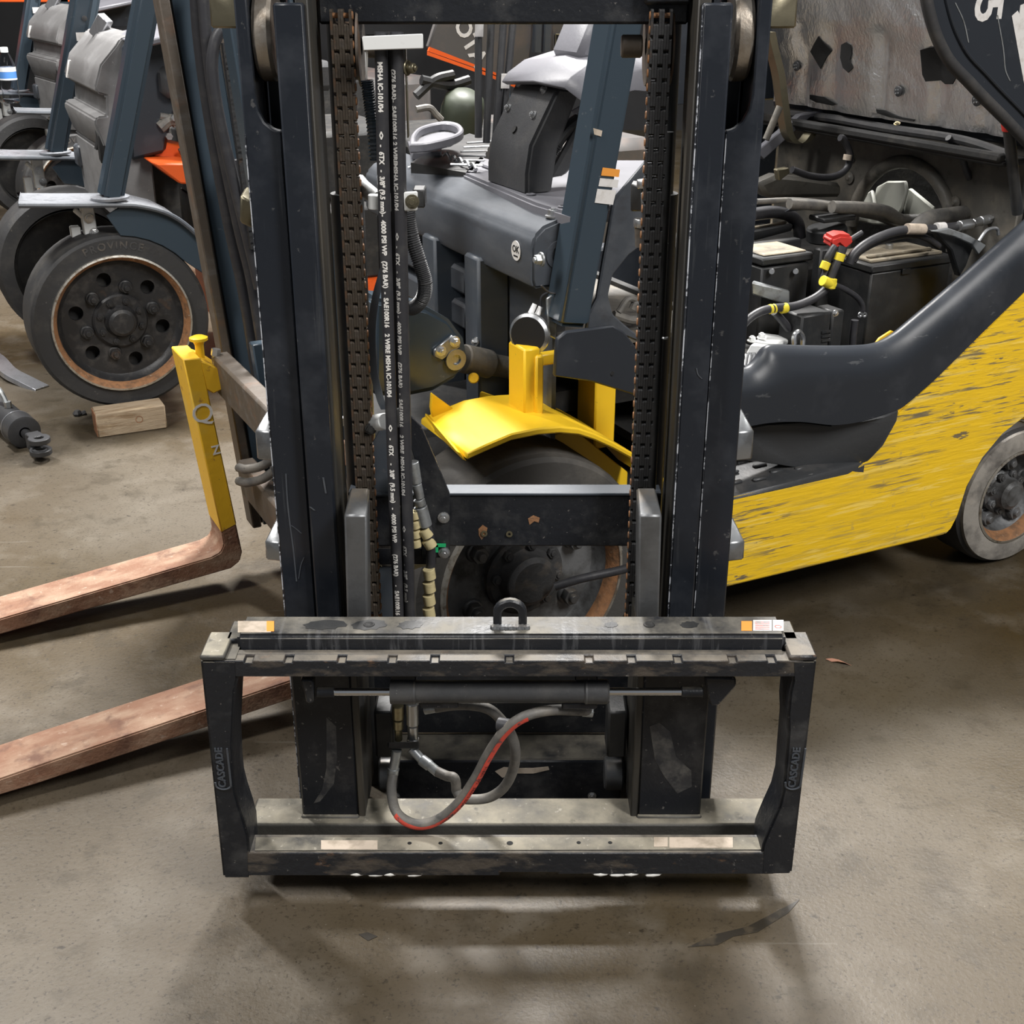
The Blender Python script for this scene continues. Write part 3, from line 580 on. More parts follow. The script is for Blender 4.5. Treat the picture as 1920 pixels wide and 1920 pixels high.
h2 = [(820, 1447, .12), (838, 1455, .11), (851, 1458, .10), (855, 1470, .10), (856, 1482, .10), (866, 1496, .09), (885, 1499, .085), (918, 1495, .08), (946, 1475, .07), (963, 1440, .06), (966, 1405, .05), (957, 1375, .05), (938, 1348, .05), (917, 1330, .05), (885, 1322, .05), (850, 1322, .05), (816, 1327, .05)]
B().tube([CW(*p) for p in h2], R1, 14, 5).obj('hydraulic_hose', 'hose_grey', car, label='plain grey looping hose')
B().cyl(CW(795, 1331, .05), CW(822, 1326, .05), .008, seg=12).cyl(CW(1092, 1333, .05), CW(1112, 1335, .05), .009, seg=12).obj('fitting', 'fitting_grey', mf, .001)
B().cyl(CW(936, 1358, .03), CW(958, 1362, .02), .0115, seg=16).obj('cable_tie', 'hose_black', car)

# ---------------------------------------------------------------- helpers shared by the trucks (axes: u rear, n right side, z up)
def t(u, n, z): return V(u, -n, z)
OUT = V(0, -1, 0)       # towards the right-hand side of a truck
def tb_(b, u0, u1, n0, n1, z0, z1): return b.box(u0, u1, -n1, -n0, z0, z1)
def holed_disc(c, R, holes, th, seg=40):    # disc facing OUT with round holes
    b = B(); bm = b.bm
    def loop(cx, cz, r, k):
        vs = [bm.verts.new(V(cx+r*cos(2*pi*i/k), 0, cz+r*sin(2*pi*i/k))) for i in range(k)]
        return [bm.edges.new((vs[i], vs[(i+1) % k])) for i in range(k)]
    ed = loop(0, 0, R, seg)
    for hx, hz, r in holes: ed += loop(hx, hz, r, 14)
    r = bmesh.ops.triangle_fill(bm, use_beauty=True, edges=ed)
    fs = [f for f in bm.faces]
    e = bmesh.ops.extrude_face_region(bm, geom=fs)
    for v in [g for g in e['geom'] if isinstance(g, bmesh.types.BMVert)]: v.co.y += th
    for v in bm.verts: v.co += V(c)
    return b
def wheel(par, c, R, rim, width, nlug, rlug, nhole, rhole, hub, phase=0, tyre='tyre', side=None, letters=None, sx=1, holes_r=.022, disc='wheel_black', rimm='rim_rust', nm='drive_wheel'):
    c = V(c); d = OUT*sx
    w = B().lathe([(rim, -.012), (R-.012, -.012), (R-.003, -.02), (R, -.035), (R, -width+.02), (R-.015, -width), (rim, -width), (rim, -.012)], c, d, 64).obj(nm, tyre, par, ang=35)
    if side: B().lathe([(rim+.002, .0), (R-.03, .001), (R-.012, -.004), (R-.011, -.0135), (rim+.002, -.0135), (rim+.002, 0)], c, d, 64).obj('sidewall', side, w, ang=30)
    B().lathe([(rim+.001, -.013), (rim+.001, .0015), (rim-.005, .003), (rim-.005, -.013)], c, d, 64).obj('rim_edge', 'rim_bare', w)
    B().lathe([(rim-.0045, .001), (rim-.014, -.010), (rim-.021, -.03)], c, d, 64).obj('rim', rimm, w, ang=30)
    B().lathe([(rim-.020, -.028), (rim-.034, -.056), (rim-.05, -.062)], c, d, 64).obj('rim_well', disc, w, ang=60)
    hs = []
    for i in range(nhole):
        a = phase+2*pi*(i+.5)/nhole; hs.append((rhole*cos(a), rhole*sin(a), holes_r))
    dp = c+d*-.058
    holed_disc(dp, rim-.03, hs, .012 if sx > 0 else -.012).obj('wheel_disc', disc, w, ang=30)
    B().cyl(c+d*-.105, c+d*-.11, rim-.02, seg=40).obj('brake_drum', 'bay_dark', w)
    for i in range(nlug):
        a = phase+2*pi*i/nlug; p = dp+V(rlug*cos(a), 0, rlug*sin(a))
        b = B().cyl(p, p+d*.007, .0235, .021, 20).hexb(p+d*.007, d, .0185, .020).cyl(p+d*.026, p+d*.036, .0105, .009, 12)
        b.obj('lug_nut', hub[3], w, .001)
    r1, r2, r3 = hub[:3]
    B().lathe([(r1, 0), (r1, .012), (r1-.006, .018), (r2+.008, .018), (r2, .03), (r2-.002, .045), (r2-.012, .052), (0, .054)], dp, d, 40).obj('hub', hub[4], w, ang=30)
    for i in range(8):
        a = phase+.2+2*pi*i/8; p = dp+V(r3*cos(a), 0, r3*sin(a))+d*.017
        B().hexb(p, d, .0115, .011).cyl(p+d*.011, p+d*.014, .006, seg=10).obj('hub_bolt', hub[4], w, .0008)
    if letters:
        me = text_me(letters, .034, .0016, 'CENTER', 1.25, .0008)
        for v in me.vertices:
            a = pi/2-v.co.x/(rim+.033); r = rim+.02+v.co.y
            v.co = c+V(r*cos(a), 0, r*sin(a))+d*(-.0122+v.co.z)
        link(me, 'raised_lettering', 'hub_dirty', w)
    return w

# ---------------------------------------------------------------- the yellow forklift behind the mast
yt = truck('forklift', 'yellow and black forklift with open hood and scraped side behind the black mast', FY)
N, U_ = FY.N, FY.U
wheel(yt, t(0, 0, .27), .27, .205, .19, 6, .128, 0, 0, (.088, .056, .072, 'steel_plate', 'hub_dirty'), .45, 'tyre_dusty', None, None, 1, .02, 'hub_grey', 'rim_rust')
B().lathe([(.26, -.02), (.2705, -.035), (.2705, -.19), (.26, -.2)], t(0, 0, .27), OUT, 48).obj('tyre_tread', 'tyre_dusty', yt)
B().tube([N(1040, 1100, .02), N(1090, 1085, .04), N(1150, 1072, .06), N(1200, 1060, .08)], .009, 10).obj('brake_hose', 'hose_black', yt)
wheel(yt, t(1.385, -.015, .186), .186, .125, .14, 5, .08, 0, 0, (.06, .04, .05, 'hub_grey', 'hub_grey'), .3, 'tyre', 'tyre_worn', None, 1, .02, 'hub_grey', 'rim_rust', 'steer_wheel')
# yellow side panel
top = [(1345, 944), (1370, 935), (1480, 911), (1590, 885), (1625, 862), (1650, 830), (1672, 795), (1684, 772), (1760, 704), (1850, 616), (1920, 545)]
P = [N(x, y, .03) for x, y in top]
e = P[-1]+(P[-1]-P[-2])*4
P += [e, V(1.88, e.y, e.z), V(1.88, e.y, .30), V(1.64, e.y, .2)]
for k in range(0, 11):
    a = pi*(.02+.96*k/10); P.append(V(1.385+.245*cos(a), e.y, .186+.25*sin(a)))
P += [V(1.125, e.y, .170), V(1.11, e.y, .158), N(1350, 1105, .03), N(1345, 1040, .03)]
body = B().ext(P, V(0, .055, 0)).obj('side_panel', 'yellow_body', yt, .012, seg=2)
tb_(B(), 1.66, 1.95, -1.08, .0, .2, .95).obj('counterweight', 'yellow', yt, .03)
tb_(B(), .3, 1.12, -1.02, -.06, .155, .33).obj('chassis', 'bay_dark', yt)
tb_(B(), 1.0, 1.5, -.95, -.16, .17, .5).obj('chassis', 'bay_dark', yt)
# black side cover that sweeps up to the rear
up_ = [(1380, 694), (1405, 690), (1425, 672), (1440, 652), (1460, 648), (1520, 650), (1600, 650), (1645, 645), (1680, 628), (1715, 600), (1800, 528), (1925, 418)]
lo_ = [(1380, 803), (1440, 792), (1500, 790), (1560, 796), (1610, 790), (1650, 778), (1684, 766), (1700, 755), (1720, 738), (1760, 702), (1850, 613), (1925, 540)]
dens = lambda pl: [tuple(p.xy) for p in smooth_path([V(x, y, 0) for x, y in pl], 4)]
up_, lo_ = dens(up_), dens(lo_)
A0 = [N(x, y, .0) for x, y in up_]; A2 = [N(x, y, .026) for x, y in lo_]
for L_ in (A0, A2): L_.append(L_[-1]+(L_[-1]-L_[-2])*9)
rows = [[p+V(0, .030, -.06) for p in A0], [p+V(0, .022, -.006) for p in A0], [p+V(0, .012, 0) for p in A0]]
for k in range(9):
    f = k/8; g = .5*(1-cos(pi/2*min(1, f*2.2)))**.6*2**.6 if f < .46 else 1
    rows.append([V(p.x+(q.x-p.x)*f*.3 if f < .3 else p.x+(q.x-p.x)*f, -.030*min(1, (sin(min(1, f*2.6)*pi/2)))+p.y*0, p.z+(q.z-p.z)*f) for p, q in zip(A0, A2)])
rows.append([p+V(0, .12, 0) for p in A2]); rows.append(rows[0])
b = B()
for r0_, r1_ in zip(rows, rows[1:]): b.loft(r0_, r1_)
b.obj('side_cover', 'deck_black', yt, 0, 60)
# foot well
q = [(1378, 806), (1440, 794), (1500, 792), (1560, 798), (1610, 792), (1650, 780), (1680, 768), (1676, 790), (1650, 832), (1622, 862), (1588, 880), (1500, 878), (1378, 860)]
q = [(x+(7 if x > 1600 else 0), y+(5 if x > 1600 and y > 800 else 0)) for x, y in q]
B().ext([N(x, y, -.03+.0625*min(1, max(0, (x-1530)/75))) for x, y in q], V(0, .03, 0)).obj('foot_well', 'step_black', yt, .004)
sp = [t(.42, .028, .382), t(.62, .028, .386), t(.80, .030, .394), t(.825, .030, .400), t(.81, .0, .402), t(.78, -.06, .40), t(.70, -.10, .402), t(.42, -.16, .402)]
st_ = B().ext(sp, V(0, 0, -.03)).obj('step', 'step_black', yt, .006)
for i, (u, n) in enumerate(((.50, -.02), (.56, -.012), (.62, -.03), (.68, -.02), (.52, -.06), (.60, -.065), (.66, -.055), (.72, -.045), (.48, -.09), (.58, -.095))):
    B().obox(t(u, n, .392+(.006 if n < -.05 else .0)-.0*n), t(.018, 0, 0), t(0, .006, 0), V(0, 0, .004)).obj('grip_pad', 'step_black', st_, .003)
# front mudguard, yellow
edge = [(875, 850), (915, 832), (960, 813), (1010, 803), (1050, 800), (1085, 803), (1115, 813), (1150, 829), (1190, 851), (1230, 880), (1262, 915)]
E1 = [N(x, y, 0) for x, y in edge]
mg = B().slab(E1, [p+V(0, .22, 0) for p in E1], V(0, 0, -.014)).obj('mudguard', 'yellow', yt, .003)
B().ext([N(x, y, -.20) for x, y in ((810, 737), (850, 766), (830, 782), (812, 785), (808, 765))], V(0, .01, 0)).obj('mudguard_bracket', 'yellow', mg, .002)
B().ext([N(868, 862, -.01), N(856, 846, -.01), N(797, 775, -.22), N(795, 792, -.22)], V(.008, 0, -.004)).obj('mudguard_bracket', 'yellow', mg, .001)
B().hexa([N(898, 755, -.3), N(930, 748, -.3), N(930, 748, -.33), N(898, 755, -.33), N(900, 735, -.3), N(928, 745, -.3), N(928, 742, -.33), N(902, 733, -.33)]).obj('mudguard_bracket', 'yellow', mg, .002)
b = B(); tb_(b, .022, .058, -.165, -.095, .575, .735); tb_(b, .045, .063, -.102, -.088, .56, .72)
b.obj('mudguard_post', 'yellow', mg, .004)
b = B(); tb_(b, .05, .12, -.13, -.11, .69, .715); b.obj('post_bracket', 'yellow', mg, .004)
b = B(); tb_(b, .262, .315, -.30, -.22, .44, .60); b.obj('mudguard_post', 'yellow', mg, .004)
B().ext([t(.2, -.2, .505), t(.34, -.2, .38), t(.34, -.2, .30), t(.30, -.2, .30), t(.12, -.2, .50)], V(0, .012, 0)).obj('mudguard_stay', 'yellow', mg, .002)
# tilt cylinder and its bracket
arm = [(700, 560), (768, 568), (805, 578), (845, 600), (872, 636), (880, 676), (865, 706), (815, 735), (770, 744), (700, 745)]
ar = B().ext([N(x, y, -.28) for x, y in arm], V(0, .10, 0)).obj('tilt_bracket', 'guard_navy', yt, .012, seg=3)
pl = [(811, 655), (845, 627), (862, 640), (860, 650), (826, 674), (812, 668)]
B().ext([N(x, y, -.278) for x, y in pl], V(0, -.008, 0)).obj('lock_plate', 'lug_steel', ar, .002)
for x, y in ((826, 657), (852, 640)): B().bolt(N(x, y, -.27), OUT, .0085, .012).obj('lock_bolt', 'zinc', ar)
B().ring(N(851, 672, -.28), OUT, .011, .0225, .012, 24).cyl(N(851, 672, -.28), N(851, 672, -.28)+OUT*.006, .011, seg=16).obj('pivot_pin', 'lug_steel', ar, .001)
B().cyl(N(868, 672, -.32), N(918, 683, -.33), .031, seg=24).cyl(N(915, 682, -.33), N(1010, 700, -.34), .024, seg=24).obj('tilt_cylinder', 'bay_panel', yt, .003)
B().cyl(N(888, 709, -.29), N(888, 709, -.27), .0115, seg=18).obj('grease_cap', 'yellow', yt, .002)
# front cross beam, bulkhead, posts
sec = [(.062, .842), (.056, .86), (.056, .925), (.062, .945), (.082, .962), (.16, .985), (.175, .975), (.175, .842)]
bm_ = B().ext([t(u, -1.03, z) for u, z in sec], V(0, -.90, 0)).obj('cross_beam', 'beam_grey', yt, .006, seg=2)
bp = U_(968, 470, .055)
B().cyl(bp, bp+V(-.0012, 0, 0), .0195, seg=28).obj('sticker', 'label_white', bm_)
put_text('OK', .019, bp+V(-.0016, .0, -.003), (0, -1, 0), (0, 0, 1), 'black_print', bm_, 'lettering', .0002, 'CENTER', .0003)
B().obox(bp+V(-.0016, 0, -.0105), V(.0002, 0, 0), V(0, .009, 0), V(0, 0, .0015)).obj('print_line', 'black_print', bm_)
put_text('x', .03, t(.105, -.86, .9735), (-.35, -1, 0), (1, 0, .25), 'white_print', bm_, 'chalk_mark', .0003)
b = B().ring(t(.115, -.131, .905), OUT, .017, .028, .004, 24); b.obj('beam_end', 'beam_grey', bm_)
pp = U_(1016, 486, .055); B().bolt(pp, (-1, 0, 0), .010, .014).obj('beam_bolt', 'fitting_grey', bm_)
pp = U_(1066, 405, .12); B().bolt(t(.12, -.16, .972), (0, 0, 1), .013, .014).obj('beam_bolt', 'zinc', bm_)
tb_(B(), .12, .13, -1.0, -.16, .42, .85).obj('bulkhead', 'beam_grey', yt)
for n0, n1, z0, z1 in ((-.98, -.50, .74, .80), (-.98, -.50, .66, .72)):
    tb_(B(), .085, .13, n0, n1, z0, z1).obj('bulkhead_rib', 'beam_grey', yt, .008)
for px0 in (896, 818):
    a = U_(px0, 640, .06); tb_(B(), .045, .12, -a.y-.036, -a.y+.036, .45, .86).obj('bulkhead_post', 'frame_bluegrey', yt, .006)
pp = U_(894, 640, .045); B().bolt(pp, (-1, 0, 0), .007, .01).obj('post_bolt', 'zinc', yt)
tb_(B(), -.20, .22, -.92, -.23, .14, .52).obj('axle_housing', 'bay_dark', yt, .03)
tb_(B(), .14, .9, -1.0, -.32, .5, .55).obj('floor_frame', 'bay_dark', yt)
tb_(B(), .5, .52, -1.0, -.2, .5, .72).obj('bay_front_wall', 'bay_dark', yt)
# horn with its two spade wires
hp = N(990, 628, -.12)
hn = B().lathe([(0, .0), (.036, .0), (.0415, .005), (.042, .013), (.038, .018), (.016, .024), (0, .024)], hp+V(.0, 0, 0), V(.75, .65, -.05), 36).obj('horn', 'zinc', yt, ang=30)
B().cyl(hp, hp-V(.75, .65, -.05)*.0015, .0355, seg=30).obj('horn_face', 'black_print', hn)
for x0, y0, x1, y1 in ((993, 592, 1003, 570), (1005, 596, 1014, 575)): B().cyl(N(x0, y0, -.135), N(x1, y1, -.135), .0062, .005, 10).obj('wire_terminal', 'clear_white', hn)
B().tube([N(1014, 575, -.135), N(1016, 555, -.13), N(1040, 545, -.12), N(1050, 550, -.1), N(1030, 548, -.1), N(1015, 535, -.1)], .002, 6).obj('horn_wire', 'hose_black', hn)
B().ext([N(x, y, -.11) for x, y in ((1025, 560), (1035, 553), (1050, 556), (1045, 600), (1043, 637), (1030, 630))], V(0, .006, 0)).obj('horn_bracket', 'fitting_grey', yt, .002)
# overhead guard leg, side plate and gusset
lg0, lg1 = t(.115, -.098, .775), t(.212, -.098, 1.32)
dz = (lg1-lg0).normalized()
leg = B().bar(lg0, lg0+dz*1.1, .075, .068, (1, 0, 0)).obj('guard_leg', 'guard_navy', yt, .010, seg=3)
def leg_label(pts, mt, nm='label'): return B().ext([N(x, y, -.0595) for x, y in pts], V(0, -.0008, 0)).obj(nm, mt, leg)
leg_label(((1130, 314), (1162, 318), (1160, 332), (1127, 329)), 'label_orange'); leg_label(((1125, 334), (1160, 337), (1157, 352), (1122, 349)), 'label_white')
leg_label(((1120, 354), (1155, 357), (1149, 384), (1115, 380)), 'label_white'); leg_label(((1112, 240), (1129, 245), (1127, 256), (1114, 252)), 'label_faded')
b = B()
for i in range(6): b.ext([N(x, y, -.0608) for x, y in ((1124+i*5, 337+(i % 2)*4), (1128+i*5, 337+(i % 2)*4), (1126+i*5, 347), (1122+i*5, 347))], V(0, -.0002, 0))
b.ring(N(1137, 368, -.0608), OUT, .005, .0075, .0003, 4); b.obj('label_print', 'black_print', leg)
pts = [(1045, 636), (1062, 622), (1150, 611), (1170, 622), (1205, 665), (1260, 705), (1260, 770), (1190, 741), (1110, 716), (1040, 706)]
sp_ = B().ext([N(x, y, -.02) for x, y in pts], V(0, .012, 0)).obj('side_plate', 'deck_black', yt, .003)
B().cyl(N(1148, 700, -.018), N(1148, 700, -.021), .004, seg=12).obj('plate_hole', 'black_print', sp_)
gs = [(1152, 375), (1215, 300), (1218, 450), (1180, 478), (1150, 515), (1141, 555), (1150, 590), (1175, 612), (1230, 655), (1160, 625), (1100, 622), (1104, 590), (1120, 560), (1130, 500)]
B().ext([N(x, y, -.075) for x, y in gs], V(0, .012, 0)).obj('leg_gusset', 'beam_grey', yt, .003)
for pts, r in ((((1160, 585), (1180, 560), (1210, 575)), .007), (((1150, 590), (1190, 600), (1225, 580)), .009), (((1185, 580), (1195, 565), (1225, 570)), .008)):
    B().tube([N(x, y, -.2) for x, y in pts], r, 8).obj('cable', 'hose_grey', yt)
tb_(B(), .14, .5, -.95, -.14, .7, .71).obj('floor_plate', 'bay_panel', yt)
tb_(B(), .16, .2, -.95, -.25, .7, .98).obj('dash_wall', 'bay_dark', yt)
# steering column
cA, cB = U_(913, 305, .14), U_(987, 334, .14)
n0, n1 = -cA.y, -cB.y
kk, kt = N(920, 253, n0), N(968, 150, n0)
pr = [(.14, .985), (.14, 1.03), (kk.x, kk.z), (kt.x, kt.z), (kt.x+.055, kt.z-.005), (kk.x+.065, kk.z-.01), (.20, .985)]
fd = (kt-kk).normalized()
sc_ = B().ext([t(u, n0, z) for u, z in pr], V(0, -(n1-n0), 0)).obj('steering_column', 'plastic_black', yt, .007, seg=2)
fn = V(-fd.z, 0, fd.x)
for x, y in ((974, 157), (1021, 170), (954, 203), (1001, 216)):
    d = ray(x, y)
    lo, hi = .1, .4
    best = min((abs((U_(x, y, u/1000)-kk).dot(fn)), u) for u in range(140, 290))[1]
    p = U_(x, y, best/1000)
    B().bolt(p, fn, .0065, .008).obj('cover_bolt', 'zinc', sc_)
B().cyl(N(965, 243, (n0+n1)/2)-fn*.003, N(965, 243, (n0+n1)/2)+fn*.003, .008, seg=16).obj('cover_hole', 'black_print', sc_)
B().obox(t(.238, (n0+n1)/2+.0, 1.192), V(.004, 0, -.0), V(0, .006, 0), V(.008, 0, .016)).obj('wire_stub', 'rim_rust', sc_)
pr = [(.185, 1.203), (.20, 1.222), (.24, 1.246), (.31, 1.262), (.37, 1.258), (.40, 1.238), (.40, 1.21), (.30, 1.222), (.24, 1.214), (.2, 1.196)]
sA = [t(u, n0-.02, z-.012) for u, z in pr]; sB = [t(u-.01, n1-.04, z+.002) for u, z in pr]; sC = [t(u+.005, n1+.06, z-.002) for u, z in pr]; sD = [t(u+.03, n1+.10, z-.03) for u, z in pr]
b = B()
for p, q2 in ((sA, sB), (sB, sC), (sC, sD)): b.loft(p+[p[0]], q2+[q2[0]])
b.faces(sA, [tuple(range(len(sA)))]); b.faces(sD, [tuple(range(len(sD)))])
b.obj('column_cover', 'plastic_grey', sc_, .002, 50)
b = B().ext([N(x, y, -.30) for x, y in ((1082, 110), (1115, 30), (1175, 30), (1150, 130))], V(0, .12, 0)); b.obj('dash_panel', 'plastic_grey', yt, .012)
B().ext([N(x, y, -.36) for x, y in ((1030, 335), (1085, 235), (1100, 165), (1130, 170), (1115, 270), (1060, 330))], V(0, .02, 0)).obj('kick_panel', 'plastic_black', yt, .006)
B().tube([N(1012, 336, -.38), N(1022, 305, -.38), N(1038, 275, -.38), N(1062, 243, -.38), (N(1085, 225, -.38))], .016, 12, 30, lambda f: .0165 if (int(f*70) % 2 and f < .55) else .0148).obj('wiring_conduit', 'box_black', yt, ang=25)
B().ext([N(x, y, -.345) for x, y in ((1072, 208), (1078, 214), (1108, 205), (1106, 194), (1095, 194))], V(0, .004, 0)).cyl(N(1094, 199, -.34), N(1094, 199, -.33), .008, seg=12).obj('bracket', 'plastic_grey', yt, .001)
base = [(868, 324), (898, 292), (1000, 322), (1040, 310), (1112, 300), (1230, 300), (1232, 360), (1100, 402), (1072, 402), (1000, 380)]
ba = B().ext([FY.Z(x, y, .99) for x, y in base], V(0, 0, -.03)).obj('dash_base', 'plastic_grey', yt, .006, seg=2)
for x, y in ((886, 322), (995, 365), (1055, 388)): p = FY.Z(x, y, .991); B().lathe([(.010, 0), (.010, .002), (.006, .003), (.0045, -.001), (0, -.001)], p, (0, 0, 1), 16).obj('base_screw', 'plastic_grey', ba)
B().tube([FY.Z(x, y, .994) for x, y in ((905, 310), (960, 330), (1003, 343), (1030, 332))], .004, 6, 1).obj('base_lip', 'plastic_grey', ba)
lp = [(768, 270), (771, 252), (788, 237), (830, 227), (860, 231), (869, 244), (850, 256), (800, 268)]
cup = [N(x, y, -.80+.0*i) for i, (x, y) in enumerate(lp)]
cup = [FY.Z(x, y, 1.055) for x, y in lp]
q2 = smooth_path(cup+[cup[0]], 4)
tr = B().slab(q2, [p*.8+sum(cup, V(0, 0, 0))/len(cup)*.2 for p in q2], V(0, 0, -.02)).obj('cup_tray', 'plastic_grey', yt, .003)
B().ext([p*.85+sum(cup, V(0, 0, 0))/len(cup)*.15+V(0, 0, -.02) for p in cup], V(0, 0, -.004)).obj('tray_floor', 'plastic_grey', tr)
B().ext([FY.Z(x, y, 1.0) for x, y in ((764, 262), (772, 285), (828, 284), (828, 272), (800, 280))], V(0, 0, -.02)).obj('tray_base', 'plastic_grey', tr, .003)
vb = B().ext([FY.Z(x, y, .99) for x, y in ((770, 305), (830, 268), (880, 250), (922, 262), (905, 300), (880, 325))], V(0, 0, -.03)).obj('valve_block', 'box_black', yt)
for i in range(6):
    B().tube([FY.Z(855+i*6-10, 296-i*8+12, 1.0), FY.Z(905+i*3, 310-i*9, 1.0)], .0028, 6, 1).obj('valve_rod', 'zinc', vb)
for i in range(5): B().tube([FY.Z(830+i*12, 292+i*5, .998), FY.Z(838+i*12, 287+i*5, 1.005), FY.Z(845+i*12, 298+i*5, .998)], .004, 6, 3).obj('valve_clip', 'zinc', vb)
for x0, y0, x1, y1 in ((897, 40, 897, 258), (921, 40, 912, 268), (944, 40, 929, 262), (962, 40, 941, 256)):
    B().cyl(N(x1, y1, -.66), N(x0, y0, -.66)+(N(x0, y0, -.66)-N(x1, y1, -.66))*.3, .0085, seg=14).obj('lever', 'plastic_black', yt)
for x, y in ((898, 55), (947, 152)):
    B().hexa([N(x-8, y+14, -.645), N(x+8, y+14, -.645), N(x+8, y+14, -.65), N(x-8, y+14, -.65), N(x-7, y-14, -.645), N(x+9, y-14, -.645), N(x+9, y-14, -.65), N(x-7, y-14, -.65)]).obj('lever_tag', 'label_white', yt, .0005)
# own mast, far rail, hoses, carriage bars
def tl(u, n, z): return t(u-.0776*(z-.54), n, z)
rl = B()
def tbar(b, u0, u1, n0, n1, z0, z1):
    return b.hexa([tl(u0, n1, z0), tl(u1, n1, z0), tl(u1, n0, z0), tl(u0, n0, z0), tl(u0, n1, z1), tl(u1, n1, z1), tl(u1, n0, z1), tl(u0, n0, z1)])
for n in (-.86, -.33):
    b = B(); tbar(b, -.385, -.362, n-.045, n+.015, .12, 1.75); tbar(b, -.372, -.25, n-.03, n-.01, .12, 1.75); tbar(b, -.27, -.25, n-.045, n+.015, .12, 1.75)
    ym = b.obj('mast_rail', 'guard_navy' if n > -.5 else 'rust_bar', yt, .003)
    b = B(); tbar(b, -.355, -.27, n-.012, n+.004, .12, 1.75); b.obj('rail_web', 'guard_navy', ym, .002)
tbar(B(), -.30, -.24, -.82, -.36, .25, .36).obj('mast_cross_member', 'frame_bluegrey', yt, .003)
def hose_y(pts, n, r=.011): return B().tube([N(x, y, n) for x, y in pts], r, 12).obj('mast_hose', 'hose_black', yt)
hose_y(((366, -40), (372, 60), (390, 200), (425, 400), (455, 540), (478, 680), (490, 760)), -.78, .0135)
hose_y(((378, -40), (390, 100), (410, 240), (446, 420), (470, 520), (490, 640)), -.74, .0125)
hose_y(((436, 62), (420, 54), (404, 76), (398, 130), (410, 215), (436, 330), (470, 470), (486, 540)), -.70, .0125)
hose_y(((438, 300), (452, 380), (468, 470), (480, 540)), -.76, .010)
chp = B()
for i in range(34):
    a = N(424+i*1.55, 90+i*11.2, -.68); chp.obox(a, t(.008, 0, 0), t(0, .008, 0), V(0, 0, .0075 if i % 2 else .0095))
cho = chp.obj('mast_chain', 'chain_dark', yt); cho['kind'] = 'stuff'
for z0, z1, u in ((.50, .60, -.418), (.235, .33, -.402)):
    b = B(); tbar(b, u-.004, u+.04, -.80, -.02, z0, z1); b.obj('carriage_bar', 'rust_bar', yt, .006)
for n in (-.62, -.30):
    b = B(); tbar(b, -.365, -.30, n-.03, n, .15, .66); b.obj('carriage_plate', 'guard_navy', yt, .003)
for y0 in (880, 905): B().tube([N(448, y0-3, -.66), N(462, y0, -.62), N(490, y0-6, -.58), N(515, y0-22, -.55)], .0105, 10).obj('carriage_hose', 'hose_grey', yt)
# ---------------------------------------------------------------- engine bay of the yellow truck
from mathutils import noise as NZ
ax = V(1, 0, 0)
arch = [(-.253, .42)]+[(-.44+.187*cos(pi*k/16), .77+.19*sin(pi*k/16)) for k in range(17)]+[(-.627, .42)]
oc = [(-.97, .42), (-.97, 1.02), (-.60, 1.035), (-.08, 1.05), (-.08, .42)]
sh = B().ext([t(1.30, n, z) for n, z in oc+arch], V(.02, 0, 0)).obj('radiator_shroud', 'bay_panel', yt, .003)
B().tube([t(1.296, -.44+.185*cos(pi*k/16), .77+.19*sin(pi*k/16)) for k in range(17)], .017, 10, 1).obj('shroud_rim', 'bay_panel', sh)
tb_(B(), 1.40, 1.42, -.97, -.08, .42, 1.0).obj('radiator_core', 'bay_dark', yt)
for pts in (((1628, 362), (1634, 342), (1660, 332), (1704, 330), (1709, 345), (1700, 372), (1688, 388), (1650, 378)), ((1690, 352), (1702, 346), (1762, 374), (1756, 392), (1722, 402), (1692, 392), (1687, 370)), ((1592, 380), (1612, 360), (1632, 350), (1642, 374), (1690, 390), (1694, 402), (1640, 404), (1592, 400))):
    P_ = [U_(x, y, 1.335) for x, y in pts]; cc = sum(P_, V(0, 0, 0))/len(P_)
    b = B(); k = len(P_); th = V(.012, 0, 0)
    P_ = [cc+(p-cc)*1.2-V(0, 0, .018) for p in P_]
    b.ext([p+V((p.y-cc.y)*.35, 0, 0) for p in P_], th).obj('fan_blade', 'fan_white', sh, .004)
for x, y, r in ((1594, 333, .016), (1792, 380, .016), (1600, 300, .006)): p = U_(x, y, 1.298); B().lathe([(r, 0), (r, -.004), (r*.5, -.006), (r*.3, -.010), (0, -.010)], p, ax, 20).obj('shroud_bolt', 'bay_panel', sh)
# lip under the hood, hinge bar
b = B(); tb_(b, 1.20, 1.30, -.98, -.06, 1.005, 1.02); tb_(b, 1.19, 1.215, -.98, -.06, 1.015, 1.035); b.obj('bay_lip', 'bay_dark', yt, .005)
B().tube([N(1482, 215, -.88), N(1560, 222, -.72), N(1660, 240, -.5), N(1800, 262, -.22), N(1890, 290, -.08)], .011, 8).obj('bay_seal', 'black_rubber', yt)
for x, y in ((1682, 232), (1735, 242)): B().bolt(N(x, y, -.40), (-.4, -.2, 1), .006, .004).obj('lip_bolt', 'zinc_gold' if x < 1700 else 'box_black', yt)
tb_(B(), .5, 1.3, -1.03, -.97, .2, .70).obj('far_side_cover', 'deck_black', yt, .01)
B().hexa([t(1.0, -.97, .68), t(1.3, -.97, .68), t(1.3, -1.03, .68), t(1.0, -1.03, .68), t(1.25, -.97, 1.0), t(1.3, -.97, 1.0), t(1.3, -1.03, 1.0), t(1.25, -1.03, 1.0)]).obj('far_side_cover', 'deck_black', yt, .006)
b = B().ext([N(x, y, -.78) for x, y in ((1418, 285), (1500, 215), (1560, 205), (1590, 218), (1520, 220), (1432, 300))], V(0, .02, 0)); b.obj('far_cover_edge', 'plastic_grey', yt, .003)
